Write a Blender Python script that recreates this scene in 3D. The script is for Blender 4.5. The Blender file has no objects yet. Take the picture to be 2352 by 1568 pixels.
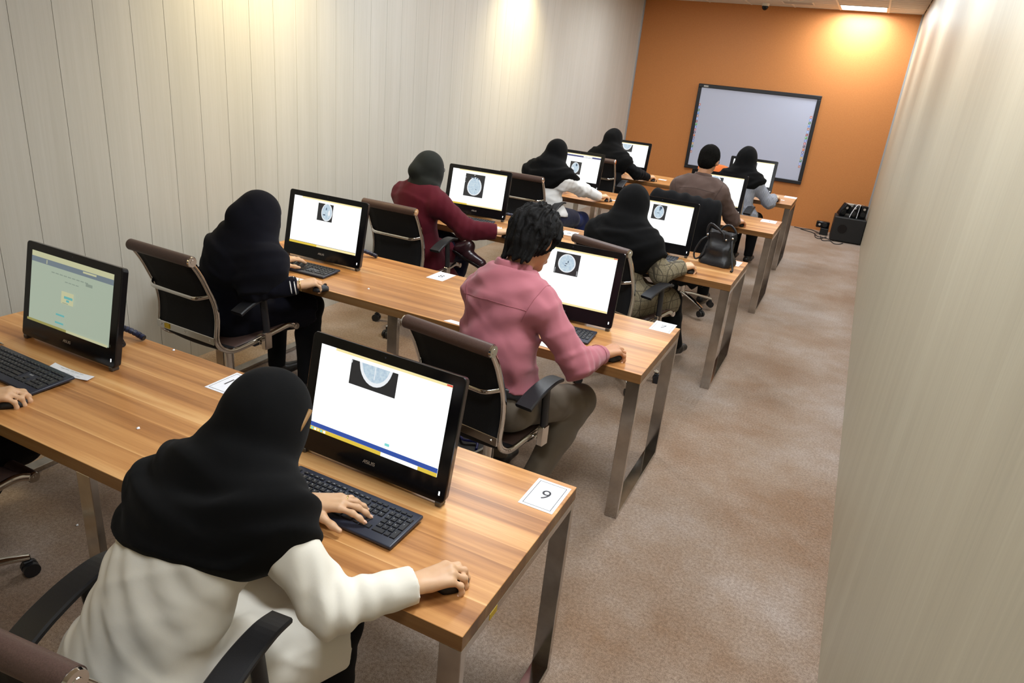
import bpy, bmesh, math, random, re
import numpy as np
from mathutils import Vector, Matrix, Euler

SC = bpy.context.scene
COL = SC.collection
PI = math.pi
R = math.radians

# ---------------------------------------------------------------- camera
CAM_C = (0.8757, -1.8893, 1.9601)
CAM_YAW, CAM_PITCH, CAM_ROLL = R(-23.917), R(-21.742), R(5.788)
cam_data = bpy.data.cameras.new('camera')
cam = bpy.data.objects.new('camera', cam_data)
COL.objects.link(cam)
_cy, _sy, _cp, _sp = math.cos(CAM_YAW), math.sin(CAM_YAW), math.cos(CAM_PITCH), math.sin(CAM_PITCH)
_f = Vector((_sy * _cp, _cy * _cp, _sp))
_r = Vector((_cy, -_sy, 0))
_u = _r.cross(_f)
_r2 = _r * math.cos(CAM_ROLL) + _u * math.sin(CAM_ROLL)
_u2 = -_r * math.sin(CAM_ROLL) + _u * math.cos(CAM_ROLL)
cam.matrix_world = Matrix(((_r2.x, _u2.x, -_f.x, CAM_C[0]), (_r2.y, _u2.y, -_f.y, CAM_C[1]),
                           (_r2.z, _u2.z, -_f.z, CAM_C[2]), (0, 0, 0, 1)))
cam_data.sensor_width = 36.0
cam_data.lens = 1618.356 / 2352 * 36
cam_data.clip_start = 0.02
SC.camera = cam

# ---------------------------------------------------------------- room size
XL, XR, YF, YB, ZC = -2.62, 1.198, -3.2, 9.676, 3.01

# ---------------------------------------------------------------- world, lamps, exposure
world = bpy.data.worlds.new('world')
SC.world = world
world.use_nodes = True
world.node_tree.nodes['Background'].inputs[0].default_value = (0.9, 0.95, 1.0, 1)
world.node_tree.nodes['Background'].inputs[1].default_value = 0.05
SC.view_settings.view_transform = 'Standard'
SC.view_settings.look = 'None'
SC.view_settings.exposure = -0.1
SC.view_settings.gamma = 1.0
SC.view_settings.use_curve_mapping = False
SC.cycles.use_denoising = True
SC.cycles.max_bounces = 8
SC.cycles.sample_clamp_indirect = 6.0

def lamp_area(name, loc, size, power, color, sy=None):
    d = bpy.data.lights.new(name, 'AREA')
    d.energy = power; d.color = color; d.size = size
    if sy: d.shape = 'RECTANGLE'; d.size_y = sy
    o = bpy.data.objects.new(name, d); COL.objects.link(o); o.location = loc
    return o
def lamp_spot(name, loc, power, color, angle, blend, radius=0.05, rot=(0, 0, 0)):
    d = bpy.data.lights.new(name, 'SPOT')
    d.energy = power; d.color = color; d.spot_size = angle; d.spot_blend = blend; d.shadow_soft_size = radius
    o = bpy.data.objects.new(name, d); COL.objects.link(o); o.location = loc; o.rotation_euler = rot
    return o
WHITE_LAMP = (0.89, 0.95, 1.0)
PANEL_SPOTS = [(0.475, 9.265), (0.475, 6.865), (0.475, 4.465), (0.475, 2.065), (0.475, 0.265),
               (-1.33, 7.465), (-1.33, 5.065), (-1.33, 2.665), (0.475, -1.535)]
for _i, (_x, _y) in enumerate(PANEL_SPOTS):
    lamp_area('panel_light_lamp', (_x, _y, ZC - 0.03), 0.54, {0: 46.0, 4: 50.0, 8: 20.0}.get(_i, 33.0), WHITE_LAMP)
WARM_SPOTS = [(-2.20, 1.62), (-2.20, 5.30), (-2.20, -2.05)]
for _x, _y in WARM_SPOTS:
    lamp_spot('downlight_lamp', (_x, _y, ZC - 0.03), 175.0, (1.0, 0.82, 0.45), R(112), 1.0, 0.10, (0, R(20), 0))

# ---------------------------------------------------------------- materials
def hx(r, g, b):
    """sRGB 0..255 to linear"""
    o = []
    for c in (r, g, b):
        c = c / 255.0
        o.append(c / 12.92 if c <= 0.04045 else ((c + 0.055) / 1.055) ** 2.4)
    return (o[0], o[1], o[2], 1.0)

def new_mat(name):
    m = bpy.data.materials.new(name); m.use_nodes = True
    nt = m.node_tree
    return m, nt, nt.nodes['Principled BSDF']
def nd(nt, kind, **kw):
    n = nt.nodes.new(kind)
    for k, v in kw.items(): setattr(n, k, v)
    return n
def lk(nt, a, b): nt.links.new(a, b)
def setv(n, **kw):
    for k, v in kw.items():
        n.inputs[k.replace('_', ' ')].default_value = v

def plain(name, col, rough=0.5, metal=0.0, spec=0.5, coat=0.0, sheen=0.0):
    m, nt, b = new_mat(name)
    setv(b, Base_Color=col, Roughness=rough, Metallic=metal)
    b.inputs['Specular IOR Level'].default_value = spec
    b.inputs['Coat Weight'].default_value = coat
    if sheen:
        b.inputs['Sheen Weight'].default_value = sheen
        b.inputs['Sheen Roughness'].default_value = 0.6
    return m
def emit(name, col, strength=1.0, gloss=True):
    m, nt, b = new_mat(name)
    setv(b, Base_Color=(0.02, 0.02, 0.02, 1), Roughness=0.35)
    b.inputs['Emission Color'].default_value = col
    b.inputs['Emission Strength'].default_value = strength
    return m
def cloth(name, col, col2=None, scale=900.0, bump=0.15, rough=0.85, sheen=0.15, big=6.0, bigamt=0.18, wr=0.35):
    """woven cloth: fine thread relief plus slow tone variation"""
    m, nt, b = new_mat(name)
    tc = nd(nt, 'ShaderNodeTexCoord')
    n1 = nd(nt, 'ShaderNodeTexNoise'); setv(n1, Scale=big, Detail=4.0, Roughness=0.6)
    n2 = nd(nt, 'ShaderNodeTexNoise'); setv(n2, Scale=scale, Detail=2.0)
    lk(nt, tc.outputs['Object'], n1.inputs['Vector']); lk(nt, tc.outputs['Object'], n2.inputs['Vector'])
    mx = nd(nt, 'ShaderNodeMix', data_type='RGBA')
    c2 = col2 or tuple(min(1, c * (1 + bigamt)) for c in col[:3]) + (1,)
    mx.inputs[6].default_value = col; mx.inputs[7].default_value = c2
    lk(nt, n1.outputs['Fac'], mx.inputs[0]); lk(nt, mx.outputs[2], b.inputs['Base Color'])
    bp = nd(nt, 'ShaderNodeBump'); setv(bp, Strength=bump, Distance=0.002)
    lk(nt, n2.outputs['Fac'], bp.inputs['Height'])
    n3 = nd(nt, 'ShaderNodeTexNoise'); setv(n3, Scale=6.5, Detail=1.0, Roughness=0.4, Distortion=0.9)
    lk(nt, tc.outputs['Object'], n3.inputs['Vector'])
    b3 = nd(nt, 'ShaderNodeBump'); setv(b3, Strength=wr, Distance=0.03)
    lk(nt, n3.outputs['Fac'], b3.inputs['Height']); lk(nt, bp.outputs['Normal'], b3.inputs['Normal']); lk(nt, b3.outputs['Normal'], b.inputs['Normal'])
    setv(b, Roughness=rough)
    b.inputs['Specular IOR Level'].default_value = 0.12
    b.inputs['Sheen Weight'].default_value = sheen
    return m

def ramp(nt, stops):
    r = nd(nt, 'ShaderNodeValToRGB')
    e = r.color_ramp.elements
    e[0].position, e[0].color = stops[0]
    e[1].position, e[1].color = stops[-1]
    for p, c in stops[1:-1]:
        x = e.new(p); x.color = c
    return r
def mapping(nt, src, scale, loc=(0, 0, 0)):
    mp = nd(nt, 'ShaderNodeMapping'); mp.inputs['Scale'].default_value = scale; mp.inputs['Location'].default_value = loc
    lk(nt, src, mp.inputs['Vector'])
    return mp.outputs['Vector']

def tint(r, g, b_, k):
    c = hx(r, g, b_); return (c[0] * k, c[1] * k, c[2] * k, 1)
def wood_mat(name='walnut_laminate', dark=1.0):
    m, nt, b = new_mat(name)
    tc = nd(nt, 'ShaderNodeTexCoord'); oi = nd(nt, 'ShaderNodeObjectInfo')
    add = nd(nt, 'ShaderNodeVectorMath', operation='MULTIPLY_ADD')
    add.inputs[1].default_value = (3.1, 1.7, 0.0)
    lk(nt, oi.outputs['Location'], add.inputs[0]); lk(nt, tc.outputs['Object'], add.inputs[2])
    v = add.outputs[0]
    n1 = nd(nt, 'ShaderNodeTexNoise'); setv(n1, Scale=1.0, Detail=5.0, Roughness=0.55, Distortion=0.4)
    lk(nt, mapping(nt, v, (0.6, 16.0, 16.0)), n1.inputs['Vector'])
    n2 = nd(nt, 'ShaderNodeTexNoise'); setv(n2, Scale=1.0, Detail=6.0, Roughness=0.7)
    lk(nt, mapping(nt, v, (2.2, 85.0, 85.0)), n2.inputs['Vector'])
    # strips of veneer about 6 cm wide, each with its own tone
    sep = nd(nt, 'ShaderNodeSeparateXYZ'); lk(nt, v, sep.inputs[0])
    ml = nd(nt, 'ShaderNodeMath', operation='MULTIPLY'); ml.inputs[1].default_value = 13.0
    lk(nt, sep.outputs['Y'], ml.inputs[0])
    fl = nd(nt, 'ShaderNodeMath', operation='FLOOR'); lk(nt, ml.outputs[0], fl.inputs[0])
    wn = nd(nt, 'ShaderNodeTexWhiteNoise', noise_dimensions='1D'); lk(nt, fl.outputs[0], wn.inputs['W'])
    fr = nd(nt, 'ShaderNodeMath', operation='FRACT'); lk(nt, ml.outputs[0], fr.inputs[0])
    line = nd(nt, 'ShaderNodeMapRange'); line.inputs['From Min'].default_value = 0.0; line.inputs['From Max'].default_value = 0.1
    line.inputs['To Min'].default_value = 1.0; line.inputs['To Max'].default_value = 0.0
    lk(nt, fr.outputs[0], line.inputs['Value'])
    s1 = nd(nt, 'ShaderNodeMath', operation='MULTIPLY_ADD'); s1.inputs[1].default_value = 0.20
    lk(nt, wn.outputs['Value'], s1.inputs[0]); lk(nt, n1.outputs['Fac'], s1.inputs[2])
    s2 = nd(nt, 'ShaderNodeMath', operation='MULTIPLY_ADD'); s2.inputs[1].default_value = 0.30
    lk(nt, n2.outputs['Fac'], s2.inputs[0]); lk(nt, s1.outputs[0], s2.inputs[2])
    s3 = nd(nt, 'ShaderNodeMath', operation='MULTIPLY_ADD'); s3.inputs[1].default_value = 0.12
    lk(nt, line.outputs['Result'], s3.inputs[0]); lk(nt, s2.outputs[0], s3.inputs[2])
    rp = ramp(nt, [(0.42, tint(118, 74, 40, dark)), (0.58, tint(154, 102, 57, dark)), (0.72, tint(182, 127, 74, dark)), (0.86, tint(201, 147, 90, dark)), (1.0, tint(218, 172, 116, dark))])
    lk(nt, s3.outputs[0], rp.inputs[0]); lk(nt, rp.outputs[0], b.inputs['Base Color'])
    setv(b, Roughness=0.34)
    b.inputs['Specular IOR Level'].default_value = 0.45
    bp = nd(nt, 'ShaderNodeBump'); setv(bp, Strength=0.05, Distance=0.001)
    lk(nt, n2.outputs['Fac'], bp.inputs['Height']); lk(nt, bp.outputs['Normal'], b.inputs['Normal'])
    return m

def wallwood_mat(name, c1, c2, c3, rough=0.42, axis='Y'):
    """pale laminate with fine vertical grain"""
    m, nt, b = new_mat(name)
    tc = nd(nt, 'ShaderNodeTexCoord'); oi = nd(nt, 'ShaderNodeObjectInfo')
    add = nd(nt, 'ShaderNodeVectorMath', operation='ADD')
    sc = nd(nt, 'ShaderNodeVectorMath', operation='SCALE'); sc.inputs['Scale'].default_value = 1.0
    lk(nt, oi.outputs['Location'], sc.inputs[0])
    lk(nt, tc.outputs['Object'], add.inputs[0]); lk(nt, sc.outputs[0], add.inputs[1])
    v = add.outputs[0]
    n1 = nd(nt, 'ShaderNodeTexNoise'); setv(n1, Scale=1.0, Detail=5.0, Roughness=0.65)
    lk(nt, mapping(nt, v, (6.0, 6.0, 0.22)), n1.inputs['Vector'])
    n2 = nd(nt, 'ShaderNodeTexNoise'); setv(n2, Scale=1.0, Detail=3.0, Roughness=0.7)
    lk(nt, mapping(nt, v, (70.0, 70.0, 1.6)), n2.inputs['Vector'])
    mx = nd(nt, 'ShaderNodeMath', operation='MULTIPLY_ADD'); mx.inputs[1].default_value = 0.55
    lk(nt, n2.outputs['Fac'], mx.inputs[0])
    m2 = nd(nt, 'ShaderNodeMath', operation='MULTIPLY'); m2.inputs[1].default_value = 0.62
    lk(nt, n1.outputs['Fac'], m2.inputs[0]); lk(nt, m2.outputs[0], mx.inputs[2])
    rp = ramp(nt, [(0.36, c1), (0.58, c2), (0.80, c3)])
    lk(nt, mx.outputs[0], rp.inputs[0]); lk(nt, rp.outputs[0], b.inputs['Base Color'])
    setv(b, Roughness=rough)
    bp = nd(nt, 'ShaderNodeBump'); setv(bp, Strength=0.04, Distance=0.001)
    lk(nt, n2.outputs['Fac'], bp.inputs['Height']); lk(nt, bp.outputs['Normal'], b.inputs['Normal'])
    return m

def carpet_mat():
    m, nt, b = new_mat('carpet')
    tc = nd(nt, 'ShaderNodeTexCoord')
    v = tc.outputs['Object']
    big = nd(nt, 'ShaderNodeTexNoise'); setv(big, Scale=1.1, Detail=5.0, Roughness=0.62)
    mid = nd(nt, 'ShaderNodeTexNoise'); setv(mid, Scale=80.0, Detail=4.0, Roughness=0.7)
    fine = nd(nt, 'ShaderNodeTexNoise'); setv(fine, Scale=330.0, Detail=3.0, Roughness=0.8)
    for n in (big, mid, fine): lk(nt, v, n.inputs['Vector'])
    r1 = ramp(nt, [(0.36, hx(140, 112, 88)), (0.5, hx(154, 133, 115)), (0.64, hx(168, 153, 142))])
    lk(nt, big.outputs['Fac'], r1.inputs[0])
    sm = nd(nt, 'ShaderNodeMath', operation='MULTIPLY_ADD'); sm.inputs[1].default_value = 0.6
    lk(nt, mid.outputs['Fac'], sm.inputs[0]); lk(nt, fine.outputs['Fac'], sm.inputs[2])
    r2 = ramp(nt, [(0.64, (0.42, 0.35, 0.30, 1)), (0.80, (0.86, 0.85, 0.84, 1)), (0.96, (1.35, 1.36, 1.38, 1))])
    lk(nt, sm.outputs[0], r2.inputs[0])
    mu = nd(nt, 'ShaderNodeMix', data_type='RGBA', blend_type='MULTIPLY'); mu.inputs[0].default_value = 0.85
    lk(nt, r1.outputs[0], mu.inputs[6]); lk(nt, r2.outputs[0], mu.inputs[7])
    lk(nt, mu.outputs[2], b.inputs['Base Color'])
    setv(b, Roughness=0.95); b.inputs['Specular IOR Level'].default_value = 0.15
    b.inputs['Sheen Weight'].default_value = 0.2
    bp = nd(nt, 'ShaderNodeBump'); setv(bp, Strength=0.5, Distance=0.004)
    lk(nt, sm.outputs[0], bp.inputs['Height']); lk(nt, bp.outputs['Normal'], b.inputs['Normal'])
    return m

def noisy(name, c1, c2, scale, rough=0.6, bump=0.1, detail=4.0, stretch=(1, 1, 1), dist=0.002, spec=0.4):
    m, nt, b = new_mat(name)
    tc = nd(nt, 'ShaderNodeTexCoord')
    n = nd(nt, 'ShaderNodeTexNoise'); setv(n, Scale=scale, Detail=detail, Roughness=0.6)
    lk(nt, mapping(nt, tc.outputs['Object'], stretch), n.inputs['Vector'])
    rp = ramp(nt, [(0.35, c1), (0.65, c2)])
    lk(nt, n.outputs['Fac'], rp.inputs[0]); lk(nt, rp.outputs[0], b.inputs['Base Color'])
    setv(b, Roughness=rough); b.inputs['Specular IOR Level'].default_value = spec
    bp = nd(nt, 'ShaderNodeBump'); setv(bp, Strength=bump, Distance=dist)
    lk(nt, n.outputs['Fac'], bp.inputs['Height']); lk(nt, bp.outputs['Normal'], b.inputs['Normal'])
    return m

def plaid_mat():
    m, nt, b = new_mat('plaid_wool')
    tc = nd(nt, 'ShaderNodeTexCoord')
    sep = nd(nt, 'ShaderNodeSeparateXYZ'); lk(nt, mapping(nt, tc.outputs['Object'], (1, 1, 1)), sep.inputs[0])
    fac = None
    for ax, per in (('X', 0.06), ('Y', 0.06), ('Z', 0.06)):
        a = nd(nt, 'ShaderNodeMath', operation='DIVIDE'); a.inputs[1].default_value = per
        lk(nt, sep.outputs[ax], a.inputs[0])
        f = nd(nt, 'ShaderNodeMath', operation='FRACT'); lk(nt, a.outputs[0], f.inputs[0])
        l = nd(nt, 'ShaderNodeMath', operation='LESS_THAN'); l.inputs[1].default_value = 0.07
        lk(nt, f.outputs[0], l.inputs[0])
        if fac is None: fac = l.outputs[0]
        else:
            mxx = nd(nt, 'ShaderNodeMath', operation='MAXIMUM'); lk(nt, fac, mxx.inputs[0]); lk(nt, l.outputs[0], mxx.inputs[1]); fac = mxx.outputs[0]
    n = nd(nt, 'ShaderNodeTexNoise'); setv(n, Scale=240.0, Detail=3.0); lk(nt, tc.outputs['Object'], n.inputs['Vector'])
    rp = ramp(nt, [(0.3, hx(84, 76, 58)), (0.7, hx(142, 130, 104))]); lk(nt, n.outputs['Fac'], rp.inputs[0])
    mx = nd(nt, 'ShaderNodeMix', data_type='RGBA'); mx.inputs[7].default_value = hx(72, 64, 50)
    lk(nt, fac, mx.inputs[0]); lk(nt, rp.outputs[0], mx.inputs[6]); lk(nt, mx.outputs[2], b.inputs['Base Color'])
    setv(b, Roughness=0.9)
    bp = nd(nt, 'ShaderNodeBump'); setv(bp, Strength=0.3, Distance=0.003)
    lk(nt, n.outputs['Fac'], bp.inputs['Height']); lk(nt, bp.outputs['Normal'], b.inputs['Normal'])
    return m

def rib_mat(name, c1, c2, per):
    """ribbed knit"""
    m, nt, b = new_mat(name)
    tc = nd(nt, 'ShaderNodeTexCoord')
    w = nd(nt, 'ShaderNodeTexWave', wave_type='BANDS', bands_direction='X'); setv(w, Scale=1.0 / per, Distortion=1.2, Detail=2.0)
    lk(nt, mapping(nt, tc.outputs['Object'], (1, 1, 0.12)), w.inputs['Vector'])
    rp = ramp(nt, [(0.2, c1), (0.8, c2)]); lk(nt, w.outputs['Fac'], rp.inputs[0]); lk(nt, rp.outputs[0], b.inputs['Base Color'])
    setv(b, Roughness=0.9)
    bp = nd(nt, 'ShaderNodeBump'); setv(bp, Strength=0.6, Distance=0.006)
    lk(nt, w.outputs['Fac'], bp.inputs['Height']); lk(nt, bp.outputs['Normal'], b.inputs['Normal'])
    return m

def skin_mat(name, col):
    m, nt, b = new_mat(name)
    tc = nd(nt, 'ShaderNodeTexCoord')
    n = nd(nt, 'ShaderNodeTexNoise'); setv(n, Scale=35.0, Detail=4.0); lk(nt, tc.outputs['Object'], n.inputs['Vector'])
    mx = nd(nt, 'ShaderNodeMix', data_type='RGBA'); mx.inputs[6].default_value = col
    mx.inputs[7].default_value = (col[0] * 0.88, col[1] * 0.78, col[2] * 0.72, 1)
    lk(nt, n.outputs['Fac'], mx.inputs[0]); lk(nt, mx.outputs[2], b.inputs['Base Color'])
    setv(b, Roughness=0.5)
    b.inputs['Subsurface Weight'].default_value = 0.12
    b.inputs['Subsurface Radius'].default_value = (0.01, 0.004, 0.002)
    b.inputs['Subsurface Scale'].default_value = 0.5
    bp = nd(nt, 'ShaderNodeBump'); setv(bp, Strength=0.08, Distance=0.001)
    n3 = nd(nt, 'ShaderNodeTexNoise'); setv(n3, Scale=260.0, Detail=3.0); lk(nt, tc.outputs['Object'], n3.inputs['Vector'])
    lk(nt, n3.outputs['Fac'], bp.inputs['Height']); lk(nt, bp.outputs['Normal'], b.inputs['Normal'])
    return m

M = {}
M['wood'] = wood_mat()
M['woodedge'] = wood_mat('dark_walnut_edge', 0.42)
M['wall'] = wallwood_mat('pale_oak_laminate', hx(183, 180, 170), hx(191, 188, 179), hx(198, 195, 187))
M['wallr'] = wallwood_mat('pale_oak_laminate_sheet', hx(164, 156, 136), hx(173, 165, 144), hx(182, 175, 154), rough=0.46)
M['orange'] = noisy('orange_paint', hx(186, 119, 62), hx(196, 128, 70), 140.0, rough=0.55, bump=0.12)
M['carpet'] = carpet_mat()
M['ceil'] = noisy('ceiling_tile_white', hx(196, 186, 172), hx(214, 206, 194), 260.0, rough=0.9, bump=0.2)
M['ceilgrid'] = plain('ceiling_grid_white', hx(222, 214, 200), 0.5)
M['trim'] = plain('aluminium_trim', hx(176, 178, 182), 0.35, 0.6)
M['chrome'] = plain('chrome', (0.72, 0.70, 0.67, 1), 0.09, 1.0)
M['chromed'] = noisy('brushed_chrome', (0.42, 0.40, 0.38, 1), (0.56, 0.54, 0.51, 1), 8.0, rough=0.13, bump=0.02)
M['chromed'].node_tree.nodes['Principled BSDF'].inputs['Metallic'].default_value = 1.0
M['leather'] = noisy('brown_leather', hx(70, 52, 46), hx(84, 64, 58), 320.0, rough=0.45, bump=0.2)
M['sling'] = noisy('black_chair_sling', (0.006, 0.006, 0.007, 1), (0.014, 0.014, 0.015, 1), 500.0, rough=0.75, bump=0.15, spec=0.2)
M['plastic'] = noisy('black_plastic', (0.010, 0.010, 0.012, 1), (0.018, 0.018, 0.021, 1), 700.0, rough=0.42, bump=0.12)
M['gloss'] = plain('black_gloss', (0.005, 0.005, 0.006, 1), 0.16, 0.0, 0.3)
M['keys'] = plain('key_black', (0.016, 0.017, 0.021, 1), 0.38)
M['kbody'] = plain('keyboard_body', (0.021, 0.025, 0.042, 1), 0.36)
M['legend'] = plain('key_legend_white', (0.62, 0.64, 0.66, 1), 0.5)
M['silver'] = plain('silver_print', (0.62, 0.58, 0.54, 1), 0.35, 0.6)
M['paper'] = noisy('white_paper', hx(236, 238, 246), hx(244, 246, 252), 60.0, rough=0.7, bump=0.03)
M['ink'] = plain('black_ink', (0.02, 0.02, 0.025, 1), 0.6)
M['inkgrey'] = plain('grey_ink', (0.42, 0.43, 0.46, 1), 0.6)
M['gold'] = plain('gold', (0.85, 0.60, 0.22, 1), 0.2, 1.0)
M['led'] = emit('white_led', (1, 1, 1, 1), 3.0)
M['boardface'] = plain('whiteboard_enamel', hx(186, 192, 212), 0.25)
M['boardframe'] = plain('board_frame_black', (0.010, 0.011, 0.014, 1), 0.4)
M['blackleather'] = noisy('black_bag_leather', (0.007, 0.007, 0.008, 1), (0.016, 0.016, 0.018, 1), 240.0, rough=0.36, bump=0.3)
M['spk'] = noisy('speaker_black', (0.006, 0.006, 0.006, 1), (0.012, 0.012, 0.012, 1), 300.0, rough=0.6, bump=0.2)
M['cable'] = plain('cable_black', (0.012, 0.012, 0.014, 1), 0.5)
M['bluecable'] = plain('cable_navy_sleeve', hx(40, 46, 74), 0.4)
M['greybox'] = plain('grey_box_metal', hx(170, 166, 158), 0.4, 0.3)
M['yellow'] = plain('yellow_sticker', hx(206, 172, 28), 0.5)
M['skinf'] = skin_mat('skin_light', hx(214, 176, 140))
M['skinm'] = skin_mat('skin_warm', hx(186, 138, 104))
M['nail'] = plain('nail', hx(224, 178, 150), 0.3)
M['eyew'] = plain('eye_white', (0.75, 0.74, 0.72, 1), 0.2)
M['iris'] = plain('iris_brown', hx(50, 30, 18), 0.15)
M['hair'] = noisy('black_hair', (0.002, 0.002, 0.002, 1), (0.007, 0.006, 0.006, 1), 60.0, rough=0.62, bump=0.8, stretch=(6, 6, 1.0), dist=0.004, spec=0.14)
M['hairs'] = noisy('short_black_hair', (0.003, 0.0027, 0.0025, 1), (0.009, 0.008, 0.007, 1), 160.0, rough=0.9, bump=0.9, spec=0.04, dist=0.006)
M['mask'] = cloth('white_mask', hx(226, 230, 238), rough=0.9)
M['blackmask'] = cloth('black_mask', (0.012, 0.012, 0.016, 1))
M['scarf'] = cloth('black_scarf', (0.0028, 0.0028, 0.003, 1), (0.005, 0.005, 0.0054, 1), scale=1400, bump=0.1, rough=0.95, sheen=0.015)
M['scarfn'] = cloth('ink_scarf', (0.005, 0.005, 0.008, 1), (0.009, 0.009, 0.014, 1), scale=1400, bump=0.1, rough=0.95, sheen=0.02)
M['scarfg'] = cloth('charcoal_scarf', (0.010, 0.011, 0.010, 1), (0.016, 0.018, 0.015, 1), rough=0.8, sheen=0.05)
M['whitecoat'] = cloth('white_coat', hx(224, 219, 206), hx(233, 228, 217), bump=0.1, sheen=0.05)
M['sweater'] = cloth('white_sweater', hx(226, 224, 222), hx(236, 235, 233), scale=300, bump=0.3)
M['navy'] = cloth('ink_navy_coat', (0.0045, 0.0045, 0.009, 1), (0.007, 0.007, 0.013, 1), sheen=0.02)
M['maroon'] = cloth('maroon_wool', hx(70, 16, 28), hx(84, 22, 34), scale=500, bump=0.3, sheen=0.05)
M['pink'] = cloth('dusty_pink_cotton', hx(164, 98, 108), hx(174, 107, 117), scale=1100, bump=0.08, rough=0.75, bigamt=0.1)
M['brownshirt'] = cloth('brown_shirt', hx(82, 66, 60), hx(94, 76, 70), rough=0.7, sheen=0.05)
M['black'] = cloth('black_cloth', (0.0035, 0.0035, 0.004, 1), (0.006, 0.006, 0.007, 1), sheen=0.02)
M['jeans'] = cloth('blue_jeans', hx(36, 44, 88), hx(52, 62, 112), scale=600)
M['navyjeans'] = cloth('navy_trousers', hx(20, 22, 44), hx(28, 30, 56), scale=600)
M['greytrouser'] = cloth('grey_trousers', hx(98, 88, 76), hx(110, 100, 88), scale=700)
M['plaid'] = plaid_mat()
M['knit'] = rib_mat('grey_knit', hx(132, 136, 148), hx(168, 172, 184), 0.03)
M['bootbrown'] = noisy('oxblood_leather', hx(38, 18, 22), hx(54, 28, 32), 90.0, rough=0.3, bump=0.15)
M['shoe'] = noisy('black_shoe_leather', (0.008, 0.008, 0.009, 1), (0.016, 0.015, 0.015, 1), 120.0, rough=0.4, bump=0.15)
M['orangeplastic'] = plain('orange_plastic', hx(226, 112, 28), 0.4)
M['panel'] = emit('panel_diffuser', (1, 0.98, 0.95, 1), 6.0)
M['warmlamp'] = emit('downlight_bulb', (1, 0.82, 0.5, 1), 8.0)
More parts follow.
